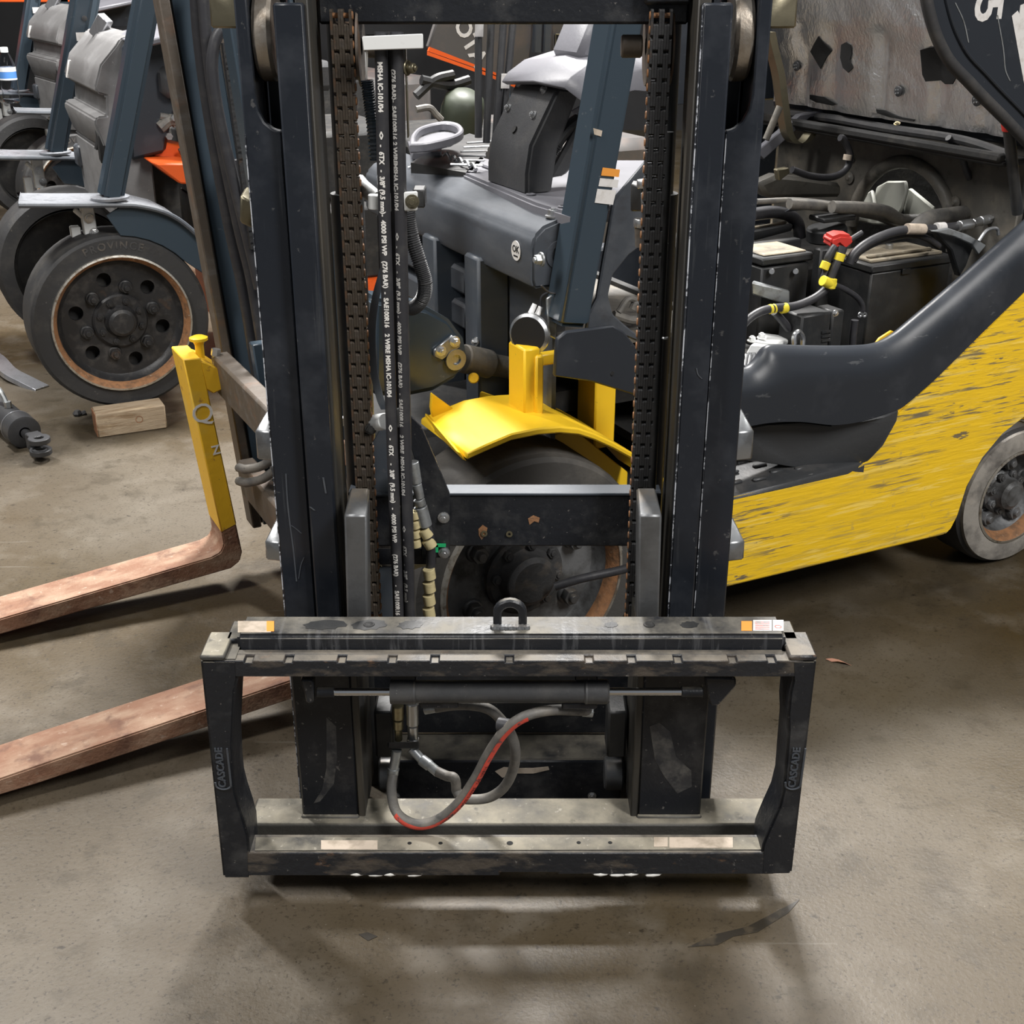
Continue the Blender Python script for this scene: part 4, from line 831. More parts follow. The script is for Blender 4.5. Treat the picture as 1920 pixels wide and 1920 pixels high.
tb_(B(), .9, 1.28, -.98, -.50, .45, .72).obj('engine_block', 'bay_dark', yt, .02)
# open hood: shell, foil lining, patches, clips, side skirt with number
def hu(z): return 1.275-.17*(z-1.06)
hs = [t(hu(1.04)+.015, n, 1.04) for n in (-1.0, .03)]; ht = [t(hu(1.95)+.015, n, 1.95) for n in (-1.0, .03)]
hood = B().hexa([hs[0], hs[1], hs[1]+V(.03, 0, 0), hs[0]+V(.03, 0, 0), ht[0], ht[1], ht[1]+V(.03, 0, 0), ht[0]+V(.03, 0, 0)]).obj('hood', 'deck_black', yt, .004)
def foil_x(n, z):
    f = Vector((n*6, z*6, 1)); d = .018*NZ.noise(f*.45)+.006*NZ.noise(f*1.1)
    d += .0026*(1-abs(NZ.noise(Vector((n*15+z*9, z*13, 3)))*2))+.0014*(1-abs(NZ.noise(Vector((n*40-z*22, z*36, 7)))*2))
    for nc, w in ((-.83, .022), (-.70, .03), (-.52, .018), (-.33, .02), (-.18, .022)):
        if z < 1.27: d -= .012*math.exp(-((n-nc-.1*(z-1.1))/w)**2)
    d += .022/(1+math.exp(-(z-1.235-.03*sin(9*n))*90))
    for nc, zc, r in ((-.45, 1.13, .07), (-.62, 1.30, .08), (-.22, 1.17, .06), (-.78, 1.2, .06)): d -= .010*math.exp(-(((n-nc)/r)**2+((z-zc)/r)**2))
    return hu(z)-.012-d
NI, NJ = 110, 84
vs = [t(foil_x(-.97+.95*i/NI, 1.06+.88*j/NJ), -.97+.95*i/NI, 1.06+.88*j/NJ) for j in range(NJ+1) for i in range(NI+1)]
b = B().faces(vs, [(j*(NI+1)+i, j*(NI+1)+i+1, (j+1)*(NI+1)+i+1, (j+1)*(NI+1)+i) for j in range(NJ) for i in range(NI)])
b.obj('foil_lining', 'foil', hood, 0, 180)
def on_foil(x, y, off=.002):
    best = None
    for u in range(1100, 1310):
        p = U_(x, y, u/1000); e = abs(p.x-(foil_x(-p.y, p.z)-off))
        if best is None or e < best[0]: best = (e, p)
    return best[1]
def foil_patch(pts, nm):
    P_ = [on_foil(x, y, .003) for x, y in pts]; cx, cy = sum(x for x, y in pts)/len(pts), sum(y for x, y in pts)/len(pts)
    mid_ = [on_foil(cx+(x-cx)*.5, cy+(y-cy)*.5, .004) for x, y in pts]; k = len(P_); b = B()
    b.faces(P_+mid_+[on_foil(cx, cy, .004)]+[p+V(.006, 0, 0) for p in P_], [(i, (i+1) % k, k+(i+1) % k, k+i) for i in range(k)]+[(k+i, k+(i+1) % k, 2*k) for i in range(k)]+[(i, 2*k+1+i, 2*k+1+(i+1) % k, (i+1) % k) for i in range(k)])
    return b.obj(nm, 'black_print', hood)
for pts in (((1534, 68), (1547, 84), (1559, 95), (1549, 108), (1538, 129), (1528, 112), (1519, 97), (1526, 82)), ((1577, 84), (1586, 79), (1594, 84), (1597, 100), (1593, 112), (1599, 127), (1590, 136), (1580, 127), (1575, 108)), ((1725, 94), (1742, 89), (1760, 88), (1768, 96), (1781, 102), (1786, 118), (1783, 130), (1792, 146), (1785, 158), (1772, 158), (1764, 151), (1735, 153), (1729, 140))):
    foil_patch(pts, 'torn_patch')
for x, y, r in ((1494, 124, .0115), (1685, 171, .0115), (1832, 188, .0120)):
    p = on_foil(x, y, .004); B().lathe([(r*1.1, .0), (r*1.1, -.003), (r*.8, -.005), (0, -.005)], p, (1, 0, .15), 20).obj('clip', 'plastic_black', hood)
    b = B()
    for i in range(4): b.lathe([(0, -.007), (.0022, -.006), (.002, -.004)], p+V(0, .0055*cos(i*pi/2+.6), .0055*sin(i*pi/2+.6)), (1, 0, .15), 8)
    b.obj('clip_stud', 'fitting_grey', hood)['kind'] = 'stuff'
foil_patch(((1518, 178), (1545, 182), (1568, 195), (1560, 198), (1530, 192), (1518, 186)), 'torn_slot'); foil_patch(((1642, 205), (1660, 207), (1690, 220), (1714, 224), (1712, 228), (1668, 220), (1644, 212)), 'torn_slot')
sk = [(1738, -90), (1743, -10), (1749, 20), (1760, 58), (1775, 92), (1793, 120), (1822, 150), (1850, 180), (1888, 218), (1925, 257), (1990, 325)]
sk3 = [N(x, y, .012) for x, y in sk]; sk3[0] = V(sk3[0].x-.01, sk3[0].y, 1.62)
S_ = B().ext(sk3+[V(hu(1.05)+.05, sk3[0].y, sk3[-1].z), V(hu(1.6)+.05, sk3[0].y, 1.62)], V(0, .016, 0)).obj('hood_skirt', 'deck_black', hood, .004)
B().tube([p+V(-.004, .006, -.002) for p in sk3[1:]], .0125, 10, 3).obj('hood_seal', 'black_rubber', hood)
B().tube([p+V(.034, -.002, .012) for p in sk3[1:]], .004, 8, 3).obj('hood_bead', 'deck_black', hood)
tb_(B(), .95, 1.3, -1.03, -1.0, 1.06, 1.6).obj('hood_skirt', 'deck_black', hood, .004)
p5 = N(1853, 12, .0125)
put_text('5', .105, N(1826, 46, .0125), V(.02, 0, -1), V(1, 0, .02), 'label_white', S_, 'numeral', .0003, 'RIGHT', .0022)
B().ext([N(x, y, .0125) for x, y in ((1897, 30), (1908, 20), (1911, 26), (1913, 10), (1935, 0), (1945, 160), (1920, 157))], V(0, -.0006, 0)).obj('torn_sticker', 'label_white', S_)
for pts in (((1790, 5), (1806, 40), (1815, 80)), ((1869, 28), (1880, 90), (1884, 130), (1893, 152))):
    q_ = smooth_path([N(x, y, .0126) for x, y in pts], 4); B().slab(q_, [p+V(.003, 0, 0) for p in q_], V(0, -.0004, 0)).obj('scratch', 'fitting_grey', S_)
# gas strut and bent hinge bar
st = B().cyl(N(1908, 400, -.05), N(1888, 212, -.05), .0125, seg=16).cyl(N(1888, 212, -.05), N(1883, 165, -.05), .006, seg=10).obj('gas_strut', 'box_black', yt)
B().cyl(N(1893, 242, -.05), N(1889, 212, -.05), .0165, seg=18).obj('strut_sleeve', 'red', st, .001)
b = B(); pb = smooth_path([N(x, y, -.72) for x, y in ((1448, 60), (1454, 90), (1466, 140), (1474, 200), (1482, 248), (1496, 268), (1515, 265), (1530, 245))], 5)
b.slab([p-V(.011, 0, 0) for p in pb], [p+V(.011, 0, 0) for p in pb], V(0, .03, 0)); b.obj('hinge_arm', 'brass_plate', yt, .002)
B().cyl(N(1436, 262, -.6), N(1462, 200, -.6), .009, seg=10).obj('stay_rod', 'bay_panel', yt)
# battery, a thing of its own
bu0, bu1, bn0, bn1, bz = .989, 1.238, -.375, -.2, .782
BO = FY.O+FY.a*bu0+FY.n*bn1+V(0, 0, .56)
bat = thing('battery', 'black battery with dusty lid sitting in the open engine bay of the yellow forklift', 'battery', BO, YAW)
L_, Wd, H_ = bu1-bu0, bn1-bn0, bz-.56
B().box(0, L_, 0, Wd, 0, H_-.022).obj('case', 'box_black', bat, .004)
b = B().box(-.004, L_+.004, -.004, Wd+.004, H_-.022, H_-.004); b.obj('lid', 'box_black', bat, .003)
B().box(.012, L_-.012, .02, Wd-.03, H_-.004, H_+.003).obj('lid_panel', 'dust_top', bat, .002)
B().box(.02, L_-.03, .035, .05, H_+.003, H_+.010).obj('lid_rib', 'dust_top', bat, .003)
B().cyl(V(.14, .10, H_), V(.14, .10, H_+.014), .009, seg=14).obj('terminal', 'zinc', bat, .001)
B().box(.09, .115, -.006, -.003, H_-.034, H_-.020).obj('lid_catch', 'box_black', bat, .001)
tb_(B(), .985, 1.24, -.4, -.19, .53, .56).obj('battery_tray', 'bay_dark', yt)
# relay box, fuse box, trays, brackets
def pbox(px0, py0, px1, py1, n, depth, z0, nm, mt, bev=.004):  # near face seen between two picture points
    a, c2 = N(px0, py0, n), N(px1, py1, n)
    return B().box(a.x, c2.x, a.y, a.y+depth, z0, (a.z+c2.z)/2).obj(nm, mt, yt, bev)
rx = pbox(1430, 494, 1518, 500, -.26, .13, .60, 'relay_box', 'box_black'); r0 = N(1430, 494, -.26); r1 = N(1518, 500, -.26)
B().box(r0.x-.004, r1.x+.006, r0.y-.005, r0.y+.135, r0.z-.006, r0.z+.012).obj('box_lid', 'box_black', rx, .004)
B().box(r0.x+.01, r1.x-.005, r0.y+.01, r0.y+.12, r0.z+.012, r0.z+.016).obj('lid_panel', 'dust_top', rx, .002)
for x in (1447, 1492): B().cyl(N(x, 509, -.253), N(x, 509, -.245), .007, seg=12).obj('box_latch', 'zinc', rx, .001)
B().hexa([N(1410, 552, -.22), N(1480, 572, -.22), N(1480, 572, -.24), N(1410, 552, -.24), N(1410, 529, -.22), N(1480, 547, -.22), N(1480, 544, -.24), N(1412, 525, -.24)]).obj('angle_bracket', 'fitting_grey', yt, .003)
pbox(1410, 460, 1505, 447, -.42, .03, .60, 'bay_tray', 'box_black'); pbox(1540, 470, 1590, 460, -.34, .03, .60, 'bay_tray', 'box_black')
b = B().hexa([N(1412, 430, -.5), N(1475, 420, -.5), N(1475, 420, -.62), N(1412, 430, -.62), N(1412, 424, -.5), N(1475, 414, -.5), N(1475, 414, -.62), N(1412, 424, -.62)]); b.obj('air_box_lid', 'dust_top', yt, .003)
b = B().hexa([N(1412, 452, -.48), N(1486, 432, -.48), N(1486, 432, -.65), N(1412, 452, -.65), N(1412, 432, -.48), N(1486, 418, -.48), N(1486, 418, -.65), N(1412, 432, -.65)]); b.obj('air_box', 'box_black', yt, .005)
fx = pbox(1505, 590, 1560, 588, -.13, .08, .56, 'fuse_box', 'box_black'); pbox(1562, 585, 1585, 580, -.15, .06, .56, 'fuse_box_back', 'box_black')
for i in range(3): B().obox(N(1548, 622+i*8, -.129), t(.012, 0, 0), t(0, .003, 0), V(0, 0, .0025)).obj('box_catch', 'box_black', fx)
B().bolt(N(1566, 587, -.13), OUT, .006, .006).obj('box_bolt', 'zinc', fx)
b = B().hexa([N(1398, 664, -.10), N(1448, 662, -.10), N(1488, 640, -.2), N(1430, 632, -.22), N(1408, 646, -.10), N(1450, 648, -.10), N(1490, 632, -.2), N(1432, 624, -.22)]); b.obj('lock_plate', 'white_paint', yt, .003)
B().tube([N(1489, 645, -.12), N(1490, 628, -.12), N(1498, 622, -.12), N(1505, 632, -.12), N(1505, 646, -.12)], .006, 8).obj('hook', 'zinc', yt)
for i in range(5): B().cyl(N(1388+i*7, 690-i*1, -.08), N(1392+i*7, 668-i*1, -.10), .007, seg=10).obj('coil_spring', 'zinc', yt)
for x, y in ((1410, 640), (1428, 634)): B().bolt(N(x, y, -.15), (0, 0, 1), .008, .01).obj('plate_bolt', 'white_paint', yt)
b = B().ext([N(x, y, -.03) for x, y in ((1640, 647), (1678, 632), (1684, 626), (1672, 620), (1650, 634))], V(0, .006, 0)); b.obj('hinge_plate', 'yellow_fork', yt, .001)
# cables and hoses in the bay
def cable(pts, n, r, mt='hose_grey', nm='bay_hose', par=yt, seg=10): return B().tube([N(p[0], p[1], p[2] if len(p) > 2 else n) for p in pts], r, seg).obj(nm, mt, par)
def band(p, q, n, r, mt='yellow_tape', par=None): return B().cyl(N(*p, n), N(*q, n), r, seg=14).obj('tape_band', mt, par or yt, .0008)
cb = cable(((1380, 632), (1398, 604), (1422, 586), (1450, 578), (1490, 574), (1525, 560), (1548, 542), (1556, 525), (1566, 500), (1576, 478), (1582, 462)), -.155, .0095, 'hose_black', 'battery_cable')
band((1442, 580), (1447, 579), -.155, .0108, par=cb); band((1450, 579), (1453, 578), -.155, .0108, par=cb); band((1464, 579), (1475, 577), -.155, .0112, par=cb); band((1572, 489), (1577, 475), -.155, .0112, par=cb)
c2_ = cable(((1544, 522), (1550, 505), (1552, 485), (1560, 470), (1566, 462)), -.17, .0085, 'hose_black', 'battery_cable'); band((1544, 505), (1550, 491), -.165, .0105, par=c2_)
band((1542, 526), (1562, 534), -.145, .012, par=cb); band((1556, 540), (1560, 522), -.145, .012, par=cb)
cable(((1560, 532), (1585, 543), (1605, 556), (1616, 570), (1618, 582)), -.15, .0065, 'hose_black', 'battery_cable')
for x in (1612, 1620): B().ring(N(x, 590, -.15), OUT, .003, .0065, .003, 14).obj('cable_lug', 'zinc', yt)
cable(((1452, 585), (1470, 605), (1480, 618)), -.17, .009, 'hose_black', 'battery_cable'); cable(((1603, 600), (1600, 625), (1598, 650)), -.16, .009, 'hose_black', 'battery_cable')
rc = [N(x, y, -.19) for x, y in ((1557, 458), (1561, 446), (1578, 440), (1600, 442), (1603, 455), (1592, 464), (1585, 470), (1574, 460), (1562, 468))]
B().ext(rc, V(0, .035, .006)).obj('terminal_cover', 'red', yt, .006, seg=2)
cable(((1590, 452), (1606, 442), (1616, 436)), -.2, .006, 'hose_black')
hb = cable(((1592, 495), (1600, 478), (1620, 460), (1650, 444), (1690, 432), (1740, 430), (1800, 424)), -.17, .0105, 'hose_black', 'pressure_hose')
B().cyl(N(1700, 429, -.165), N(1732, 430, -.165), .0125, seg=14).obj('hose_label', 'label_faded', hb); B().cyl(N(1755, 427, -.165), N(1770, 426, -.165), .0118, seg=14).obj('hose_label', 'label_white', hb)
cable(((1600, 490), (1612, 472), (1650, 452), (1700, 440), (1735, 446), (1760, 462)), -.19, .008, 'hose_black', 'pressure_hose')
for p, q_, r in (((1798, 424), (1822, 420), .0125), ((1824, 419), (1838, 415), .0105), ((1838, 415), (1856, 411), .0115)): B().cyl(N(*p, -.16), N(*q_, -.16), r, seg=14).obj('hose_fitting', 'zinc', hb, .001)
cable(((1855, 411), (1872, 405), (1895, 400)), -.15, .004, 'zinc')
B().hexa([N(1874, 402, -.14), N(1892, 402, -.14), N(1892, 402, -.16), N(1874, 402, -.16), N(1874, 381, -.14), N(1892, 381, -.14), N(1892, 381, -.16), N(1874, 381, -.16)]).bolt(N(1884, 392, -.14), OUT, .008, .006).obj('hose_mount', 'zinc', yt, .002)
cable(((1715, 432), (1740, 412), (1790, 404), (1840, 396), (1860, 375), (1900, 362), (1940, 356)), -.24, .021, 'hose_grey')
cable(((1480, 382), (1540, 386), (1600, 395), (1650, 405), (1700, 415), (1720, 428)), -.40, .013, 'hose_grey')
cable(((1560, 388), (1620, 390), (1660, 396), (1690, 412), (1735, 412)), -.36, .015, 'hose_grey')
cable(((1418, 378), (1500, 376), (1590, 388), (1650, 410), (1690, 428)), -.44, .007, 'hose_grey')
cable(((1412, 402), (1450, 398), (1480, 404), (1496, 420), (1500, 445)), -.5, .016, 'hose_black')
cable(((1485, 318), (1520, 330), (1560, 332), (1586, 318), (1594, 290), (1582, 262), (1575, 258)), -.55, .009, 'hose_black')
B().cyl(N(1588, 300, -.545), N(1590, 290, -.545), .011, seg=12).obj('tape_band', 'label_faded', yt)
cable(((1778, 258), (1800, 285), (1812, 320), (1818, 335)), -.24, .008, 'hose_black')
B().ext([N(x, y, -.62) for x, y in ((1422, 345), (1460, 328), (1500, 332), (1545, 338), (1580, 345), (1580, 370), (1480, 372), (1440, 372))], V(0, .05, 0)).obj('intake_duct', 'bay_panel', yt, .01)
B().ext([N(x, y, -.58) for x, y in ((1458, 318), (1480, 314), (1482, 325), (1462, 340))], V(0, .02, 0)).obj('duct_clip', 'brass_plate', yt, .003)
B().hexa([N(1470, 398, -.42), N(1522, 392, -.42), N(1522, 392, -.46), N(1470, 398, -.46), N(1490, 386, -.42), N(1524, 384, -.42), N(1524, 382, -.46), N(1492, 384, -.46)]).bolt(N(1506, 386, -.42), (0, 0, 1), .006, .012).obj('hose_bracket', 'frame_bluegrey', yt, .002)
B().cyl(N(1550, 425, -.42), N(1550, 450, -.42), .05, seg=24).obj('oil_filler', 'box_black', yt, .004); B().box(*(lambda a: (a.x-.05, a.x+.05, a.y-.03, a.y+.03, a.z, a.z+.012))(N(1560, 412, -.40))).obj('sensor_box', 'box_black', yt, .003)
b = B().ext([N(x, y, -.10) for x, y in ((1750, 432), (1800, 436), (1830, 452), (1812, 500), (1800, 520), (1785, 470))], V(0, .02, 0)); b.obj('latch_bracket', 'box_black', yt, .003)
b = B().ext([N(x, y, -.08) for x, y in ((1748, 434), (1780, 428), (1815, 440), (1850, 460), (1835, 478), (1822, 458), (1790, 444))], V(0, .01, 0)); b.obj('latch_plate', 'fitting_grey', yt, .002)
B().tube([N(1835, 452, -.06), N(1850, 432, -.06), N(1868, 428, -.06), N(1872, 440, -.06)], .004, 8).obj('latch_wire', 'zinc', yt)
tb_(B(), .42, 1.3, -.97, -.1, .40, .42).obj('bay_floor', 'bay_dark', yt)
# ---------------------------------------------------------------- the two forks hung on the yellow truck's carriage
def fork(n, label, yellow, u0=-.405, z0=.074, sh=.535, L=1.02, slope=5.2):
    O3 = FY.O+FY.a*u0+FY.n*n; th = fork_ = thing('fork', label, 'fork', (O3.x, O3.y, 0), YAW)
    s, c_ = sin(radians(slope)), cos(radians(slope))
    def p(f, h): return V(-f*c_-h*s*1.15, 0, z0-f*s+h*c_)      # f forward along the blade, h up the shank
    T_ = .038; W_ = .115
    low = [p(.0, .20), p(.0, .035), p(.010, .012), p(.035, 0), p(L*.6, .004), p(L-.03, .022), p(L, .03), p(L, .036), p(L*.55, .042), p(.075, .044), p(.052, .05), p(.04, .066), p(T_, .10), p(T_, .20)]
    B().ext(low, V(0, W_, 0)).obj('blade', 'rust_fork', th, .004, seg=2)
    k = .10 if yellow else .20
    sk = [p(-.001, .11), p(-.001, sh), p(T_+.001, sh+.006), p(T_+.001, .10)]
    shk = B().ext([q-V(0, .0005, 0) for q in sk], V(0, W_+.001, 0)).obj('shank', 'yellow_fork' if yellow else 'rust_fork', th, .003)
    B().ext([p(.002, sh-.005), p(.002, sh-.075), p(-.012, sh-.09), p(-.035, sh-.085), p(-.05, sh-.05), p(-.02, sh-.02)], V(0, W_, 0)).obj('hook', 'yellow_fork' if yellow else 'rust_fork', th, .003)
    kb = p(-.012, sh+.0)+V(0, W_*.45, 0)
    lp_ = B().lathe([(.010, -.02), (.010, .014), (.013, .022), (.021, .026), (.021, .032), (.012, .036), (0, .036)], kb, (0, 0, 1), 24).obj('lock_knob', 'yellow', th, ang=30)
    B().hexb(kb+V(.03, -.02, -.01), (.2, 0, 1), .011, .016).cyl(kb+V(.03, -.02, -.03), kb+V(.03, -.02, -.01), .007, seg=10).obj('lock_bolt', 'zinc', lp_)
    if yellow:
        put_text('Q', .065, p(.022, .385)+V(0, -.0016, 0), V(c_, 0, .12), V(-s, 0, c_), 'white_print', shk, 'chalk_mark', .0002)
        put_text('z', .05, p(.010, .30)+V(0, -.0016, 0), V(c_, 0, .1), V(-s, 0, c_), 'white_print', shk, 'chalk_mark', .0002)
    return th
fork(-.75, 'yellow painted fork with rusty blade left of the black mast, chalk marks on its shank', True)
fork(-.12, 'rusty fork whose blade passes behind the frame of the black carriage, nearest the camera', False, -.33, .083, .55, 1.10)

# ---------------------------------------------------------------- two grey and orange forklifts at the left, masts taken off
ga = truck('forklift', 'grey and orange forklift with the mast removed, near wheel propped on a wooden block', FA)
NA, UA = FA.N, FA.U
wheel(ga, t(.028, 0, .343), .285, .222, .20, 6, .112, 6, .140, (.088, .046, .068, 'wheel_black', 'wheel_black'), .25, 'tyre', None, 'PROVINCE', 1, .0235)
w2 = wheel(ga, t(.028, -1.10, .343), .285, .222, .20, 6, .112, 6, .140, (.085, .055, .069, 'wheel_black', 'wheel_black'), .25, 'tyre', None, None, -1, .0235)
B().lathe([(.222, .20), (.222, .14), (.20, .12), (.20, .05), (.06, .04), (.06, .12), (0, .12)], t(.028, -1.10, .335), OUT, 48).obj('wheel_back', 'bay_dark', w2, ang=30)
B().cyl(t(.028, -.92, .335), t(.028, -.2, .335), .075, seg=20).obj('axle', 'bay_panel', ga)
# mudguards: flat plate that curves down behind the wheel, skirt below
for n0 in (0, -1.10):
    e1 = [t(u, n0, z) for u, z in ((-.235, .752), (-.215, .750), (-.10, .740), (.07, .728), (.13, .718), (.19, .698), (.24, .668), (.29, .618), (.33, .558), (.36, .48))]
    inner = [p+V(0, .20, 0) for p in e1]; inner[0] = inner[0]+V(.03, 0, 0)
    mgd = B().slab(e1, inner, V(0, 0, -.014)).obj('mudguard', 'mudguard_grey', ga, .004)
    B().ext([p+V(0, .012, -.012) for p in e1[3:]]+[t(.30, n0-.012, .48)]+[t(.028+.29*cos(a), n0-.012, .335+.29*sin(a)) for a in [pi*(.22+.05*k) for k in range(6)]]+[t(.02, n0-.012, .69)], V(0, .01, 0)).obj('mudguard_skirt', 'guard_navy', mgd, .002)
    B().tube([p+V(0, -.003, -.007) for p in e1], .008, 8, 3).obj('mudguard_edge', 'beam_grey', mgd)
    pf = t(.045, n0-.05, .738)
    B().lathe([(.058, -.004), (.06, .004), (.05, .007), (0, .008)], pf, (0, 0, 1), 28).obj('leg_foot', 'mudguard_grey', ga)
    pt_ = t(.226, n0-.05, 1.313); dd = (pt_-pf).normalized()
    lg = B().bar(pf-dd*.01, pf+dd*1.05, .088, .072, (1, 0, 0)).obj('guard_leg', 'guard_navy', ga, .016, seg=3)
    B().bar(pf+dd*.0+V(.0, .072, 0), pf+dd*1.05+V(.0, .072, 0), .05, .008, (1, 0, 0)).obj('leg_flange', 'frame_bluegrey', lg, .002)
    b = B()
    for du, dn, z0, z1, w in ((-.02, -.12, .60, .72, .04), (-.06, -.15, .55, .64, .03)): tb_(b, du-w/2, du+w/2, n0+dn-.02, n0+dn+.02, z0, z1)
    b.cyl(t(-.06, n0-.11, .70), t(-.005, n0-.12, .64), .009, seg=8); b.cyl(t(-.02, n0-.1, .60), t(.01, n0-.1, .53), .012, seg=8)
    b.obj('guard_bracket', 'white_paint', ga, .003)
    b = B()
    for q_ in ((-.02, -.098, .67), (-.01, -.098, .625)): b.bolt(t(q_[0], n0+q_[1], q_[2]), OUT, .011, .012)
    b.obj('bracket_bolt', 'zinc', ga)['kind'] = 'stuff'
B().lathe([(0, .0), (.010, 0), (.010, .004), (0, .005)], t(.21, -1.098, 1.22), OUT, 16).obj('leg_button', 'black_rubber', ga)
B().ext([t(u, -1.097, z) for u, z in ((.172, 1.142), (.215, 1.142), (.215, 1.172), (.172, 1.172))], V(0, -.001, 0)).obj('label', 'label_white', ga)
# stepped grey cowl between the legs
pr = [(.26, 1.20), (.20, 1.185), (.185, 1.165), (.128, 1.107), (.100, 1.036), (.106, 1.018), (.135, 1.008), (.128, .945), (.098, .944), (.088, .936), (.086, .918), (.108, .838), (.122, .826), (.112, .82), (.118, .60), (.26, .60)]
cw = B().ext([t(u, -1.03, z) for u, z in pr], V(0, -.62, 0)).obj('cowl', 'cowl_grey', ga, .006, seg=2)
for n0, n1, u, z in ((-.98, -.95, .109, 1.055), (-.50, -.46, .10, .86)):
    B().obox(t(u, (n0+n1)/2, z), V(.004, 0, 0), V(0, (n1-n0)/2, 0), V(.008, 0, .03)).obj('cowl_sticker' if n0 < -.9 else 'cowl_slot', 'label_white' if n0 < -.9 else 'black_print', cw, .001)
B().ext([t(.092, n, z) for n, z in ((-.46, .90), (-.42, .88), (-.412, .82), (-.42, .79), (-.45, .80))], V(.03, 0, 0)).obj('cowl_opening', 'black_print', cw, .002)
B().bar(t(.20, -.84, 1.17), t(.235, -.80, 1.235), .035, .05).obj('grab_post', 'brush_alu', cw, .004)
B().ext([t(u, -.55, z) for u, z in ((.20, 1.18), (.26, 1.205), (.30, 1.205), (.30, 1.17))], V(0, -.25, 0)).obj('cowl_top', 'plastic_grey', cw, .01)
B().hexa([t(.10, -1.06, .70), t(.13, -1.06, .70), t(.13, -.98, .70), t(.10, -.98, .70), t(.10, -1.06, .78), t(.13, -1.06, .78), t(.13, -.98, .78), t(.10, -.98, .78)]).obj('cowl_foot', 'beam_grey', cw, .008)
b = B(); tb_(b, .10, .115, -.40, -.18, .60, .76); b.obj('front_plate', 'cowl_grey', ga, .003)
for n in (-.33, -.24): B().bolt(t(.10, n, .72), (-1, 0, 0), .017, .022).obj('plate_bolt', 'fitting_grey', ga)
# side of the cowl, frame, engine, orange body
B().ext([t(u, -.36, z) for u, z in ((.20, 1.17), (.60, 1.24), (.60, 1.02), (.40, .98), (.33, .92), (.30, .82), (.18, .80))], V(0, .05, 0)).obj('cowl_side', 'deck_black', ga, .012)
tb_(B(), .14, .36, -.95, -.45, .56, .82).obj('cowl_frame', 'bay_dark', ga, .01)
b = B().ext([t(u, -.2, z) for u, z in ((.22, 1.165), (.5, 1.215), (.5, 1.235), (.21, 1.185))], V(0, .5, 0)); b.obj('cowl_trim', 'plastic_grey', ga, .006)
B().ext([NA(x, y, -.22) for x, y in ((286, 306), (362, 306), (368, 346), (338, 345))], V(0, .3, 0)).obj('orange_step', 'orange', ga, .006)
B().ext([NA(x, y, -.40) for x, y in ((288, 262), (365, 280), (372, 310), (288, 310))], V(0, .2, 0)).obj('orange_frame', 'orange', ga, .006)
tb_(B(), .50, 1.02, -1.0, -.22, .12, .34).obj('chassis', 'orange', ga, .01); tb_(B(), .45, 1.02, -1.0, -.24, .34, .60).obj('chassis', 'bay_dark', ga, .01); tb_(B(), 1.02, 1.72, -1.0, -.22, .12, .60).obj('chassis', 'bay_dark', ga, .01)
tb_(B(), .45, 1.2, -.95, -.40, .60, .85).obj('engine_block', 'bay_dark', ga, .02)
for pts, r in ((((300, 240), (320, 225), (345, 232)), .02), (((300, 218), (318, 222), (330, 235)), .012), (((340, 290), (360, 280), (380, 285)), .022)):
    B().tube([NA(x, y, -.36) for x, y in pts], r, 8).obj('engine_hose', 'hose_grey', ga)
for x, y in ((333, 203), (326, 220), (316, 255)): B().hexb(NA(x, y, -.34), OUT, .012, .015).obj('engine_bolt', 'zinc', ga)
tb_(B(), 1.72, 2.1, -1.05, -.05, .15, .8).obj('counterweight', 'hood_charcoal', ga, .04)
tb_(B(), 1.2, 1.75, -1.0, -.15, .3, .8).obj('engine_bay', 'bay_dark', ga, .02)
wheel(ga, t(1.5, -.05, .24), .24, .15, .15, 5, .09, 0, 0, (.06, .04, .05, 'wheel_black', 'wheel_black'), .3, nm='steer_wheel')
b = B(); tb_(b, .3, .9, -.9, -.3, 1.0, 1.1); b.obj('seat_deck', 'plastic_black', ga, .02)
B().cyl(t(1.35, -.5, .05), t(1.35, -.5, .2), .2, seg=20).obj('frame_stand', 'bay_dark', ga)
# the second one, further back on the left
gb = copy_tree(ga)
gb.location = FA.O+V(-.90, 2.46, 0); gb.rotation_euler.z = radians(33)
gb['label'] = 'second grey forklift, further back at the left edge, with the water bottle on its mudguard'

# ---------------------------------------------------------------- tipped hood, rear pillars and engine of the nearer grey forklift, seen through the mast
n_ = -.06
oc_ = ga
def NC(x, y, n=n_): return FA.N(x, y, n)
hp_ = [NC(x, y) for x, y in ((838, -20), (803, 90), (912, 136), (985, 165), (1000, 60), (1010, -20))]
hc = B().ext(hp_, V(0, .03, 0)).obj('tipped_hood', 'hood_charcoal', oc_, .006)
B().ext([NC(x, y, n_+.004) for x, y in ((803, 97), (803, 104), (912, 142), (985, 172), (985, 166), (912, 136))], V(0, .01, 0)).obj('hood_stripe', 'orange', hc)
B().ext([NC(x, y, n_+.002) for x, y in ((806, 88), (803, 96), (912, 134), (985, 164), (985, 158))], V(0, .01, 0)).obj('hood_stripe', 'orange', hc)
ex = (NC(893, 100)-NC(868, 48)).normalized(); ey = V(-ex.z, 0, ex.x)
put_text('TOYOTA', .082, NC(903, 121)+OUT*.002-ey*.028, ex, ey, 'label_white', hc, 'lettering', .0006, 'RIGHT', .0022, 1.0)
B().ext([NC(x, y, n_-.04) for x, y in ((1035, -30), (1035, 100), (1090, 110), (1090, -30))], V(0, .02, 0)).obj('rear_pillar', 'hood_charcoal', oc_, .004)
B().ext([NC(x, y, n_-.03) for x, y in ((1088, -30), (1088, 120), (1115, 120), (1112, -30))], V(0, .06, 0)).obj('rear_pillar', 'orange', oc_, .006)
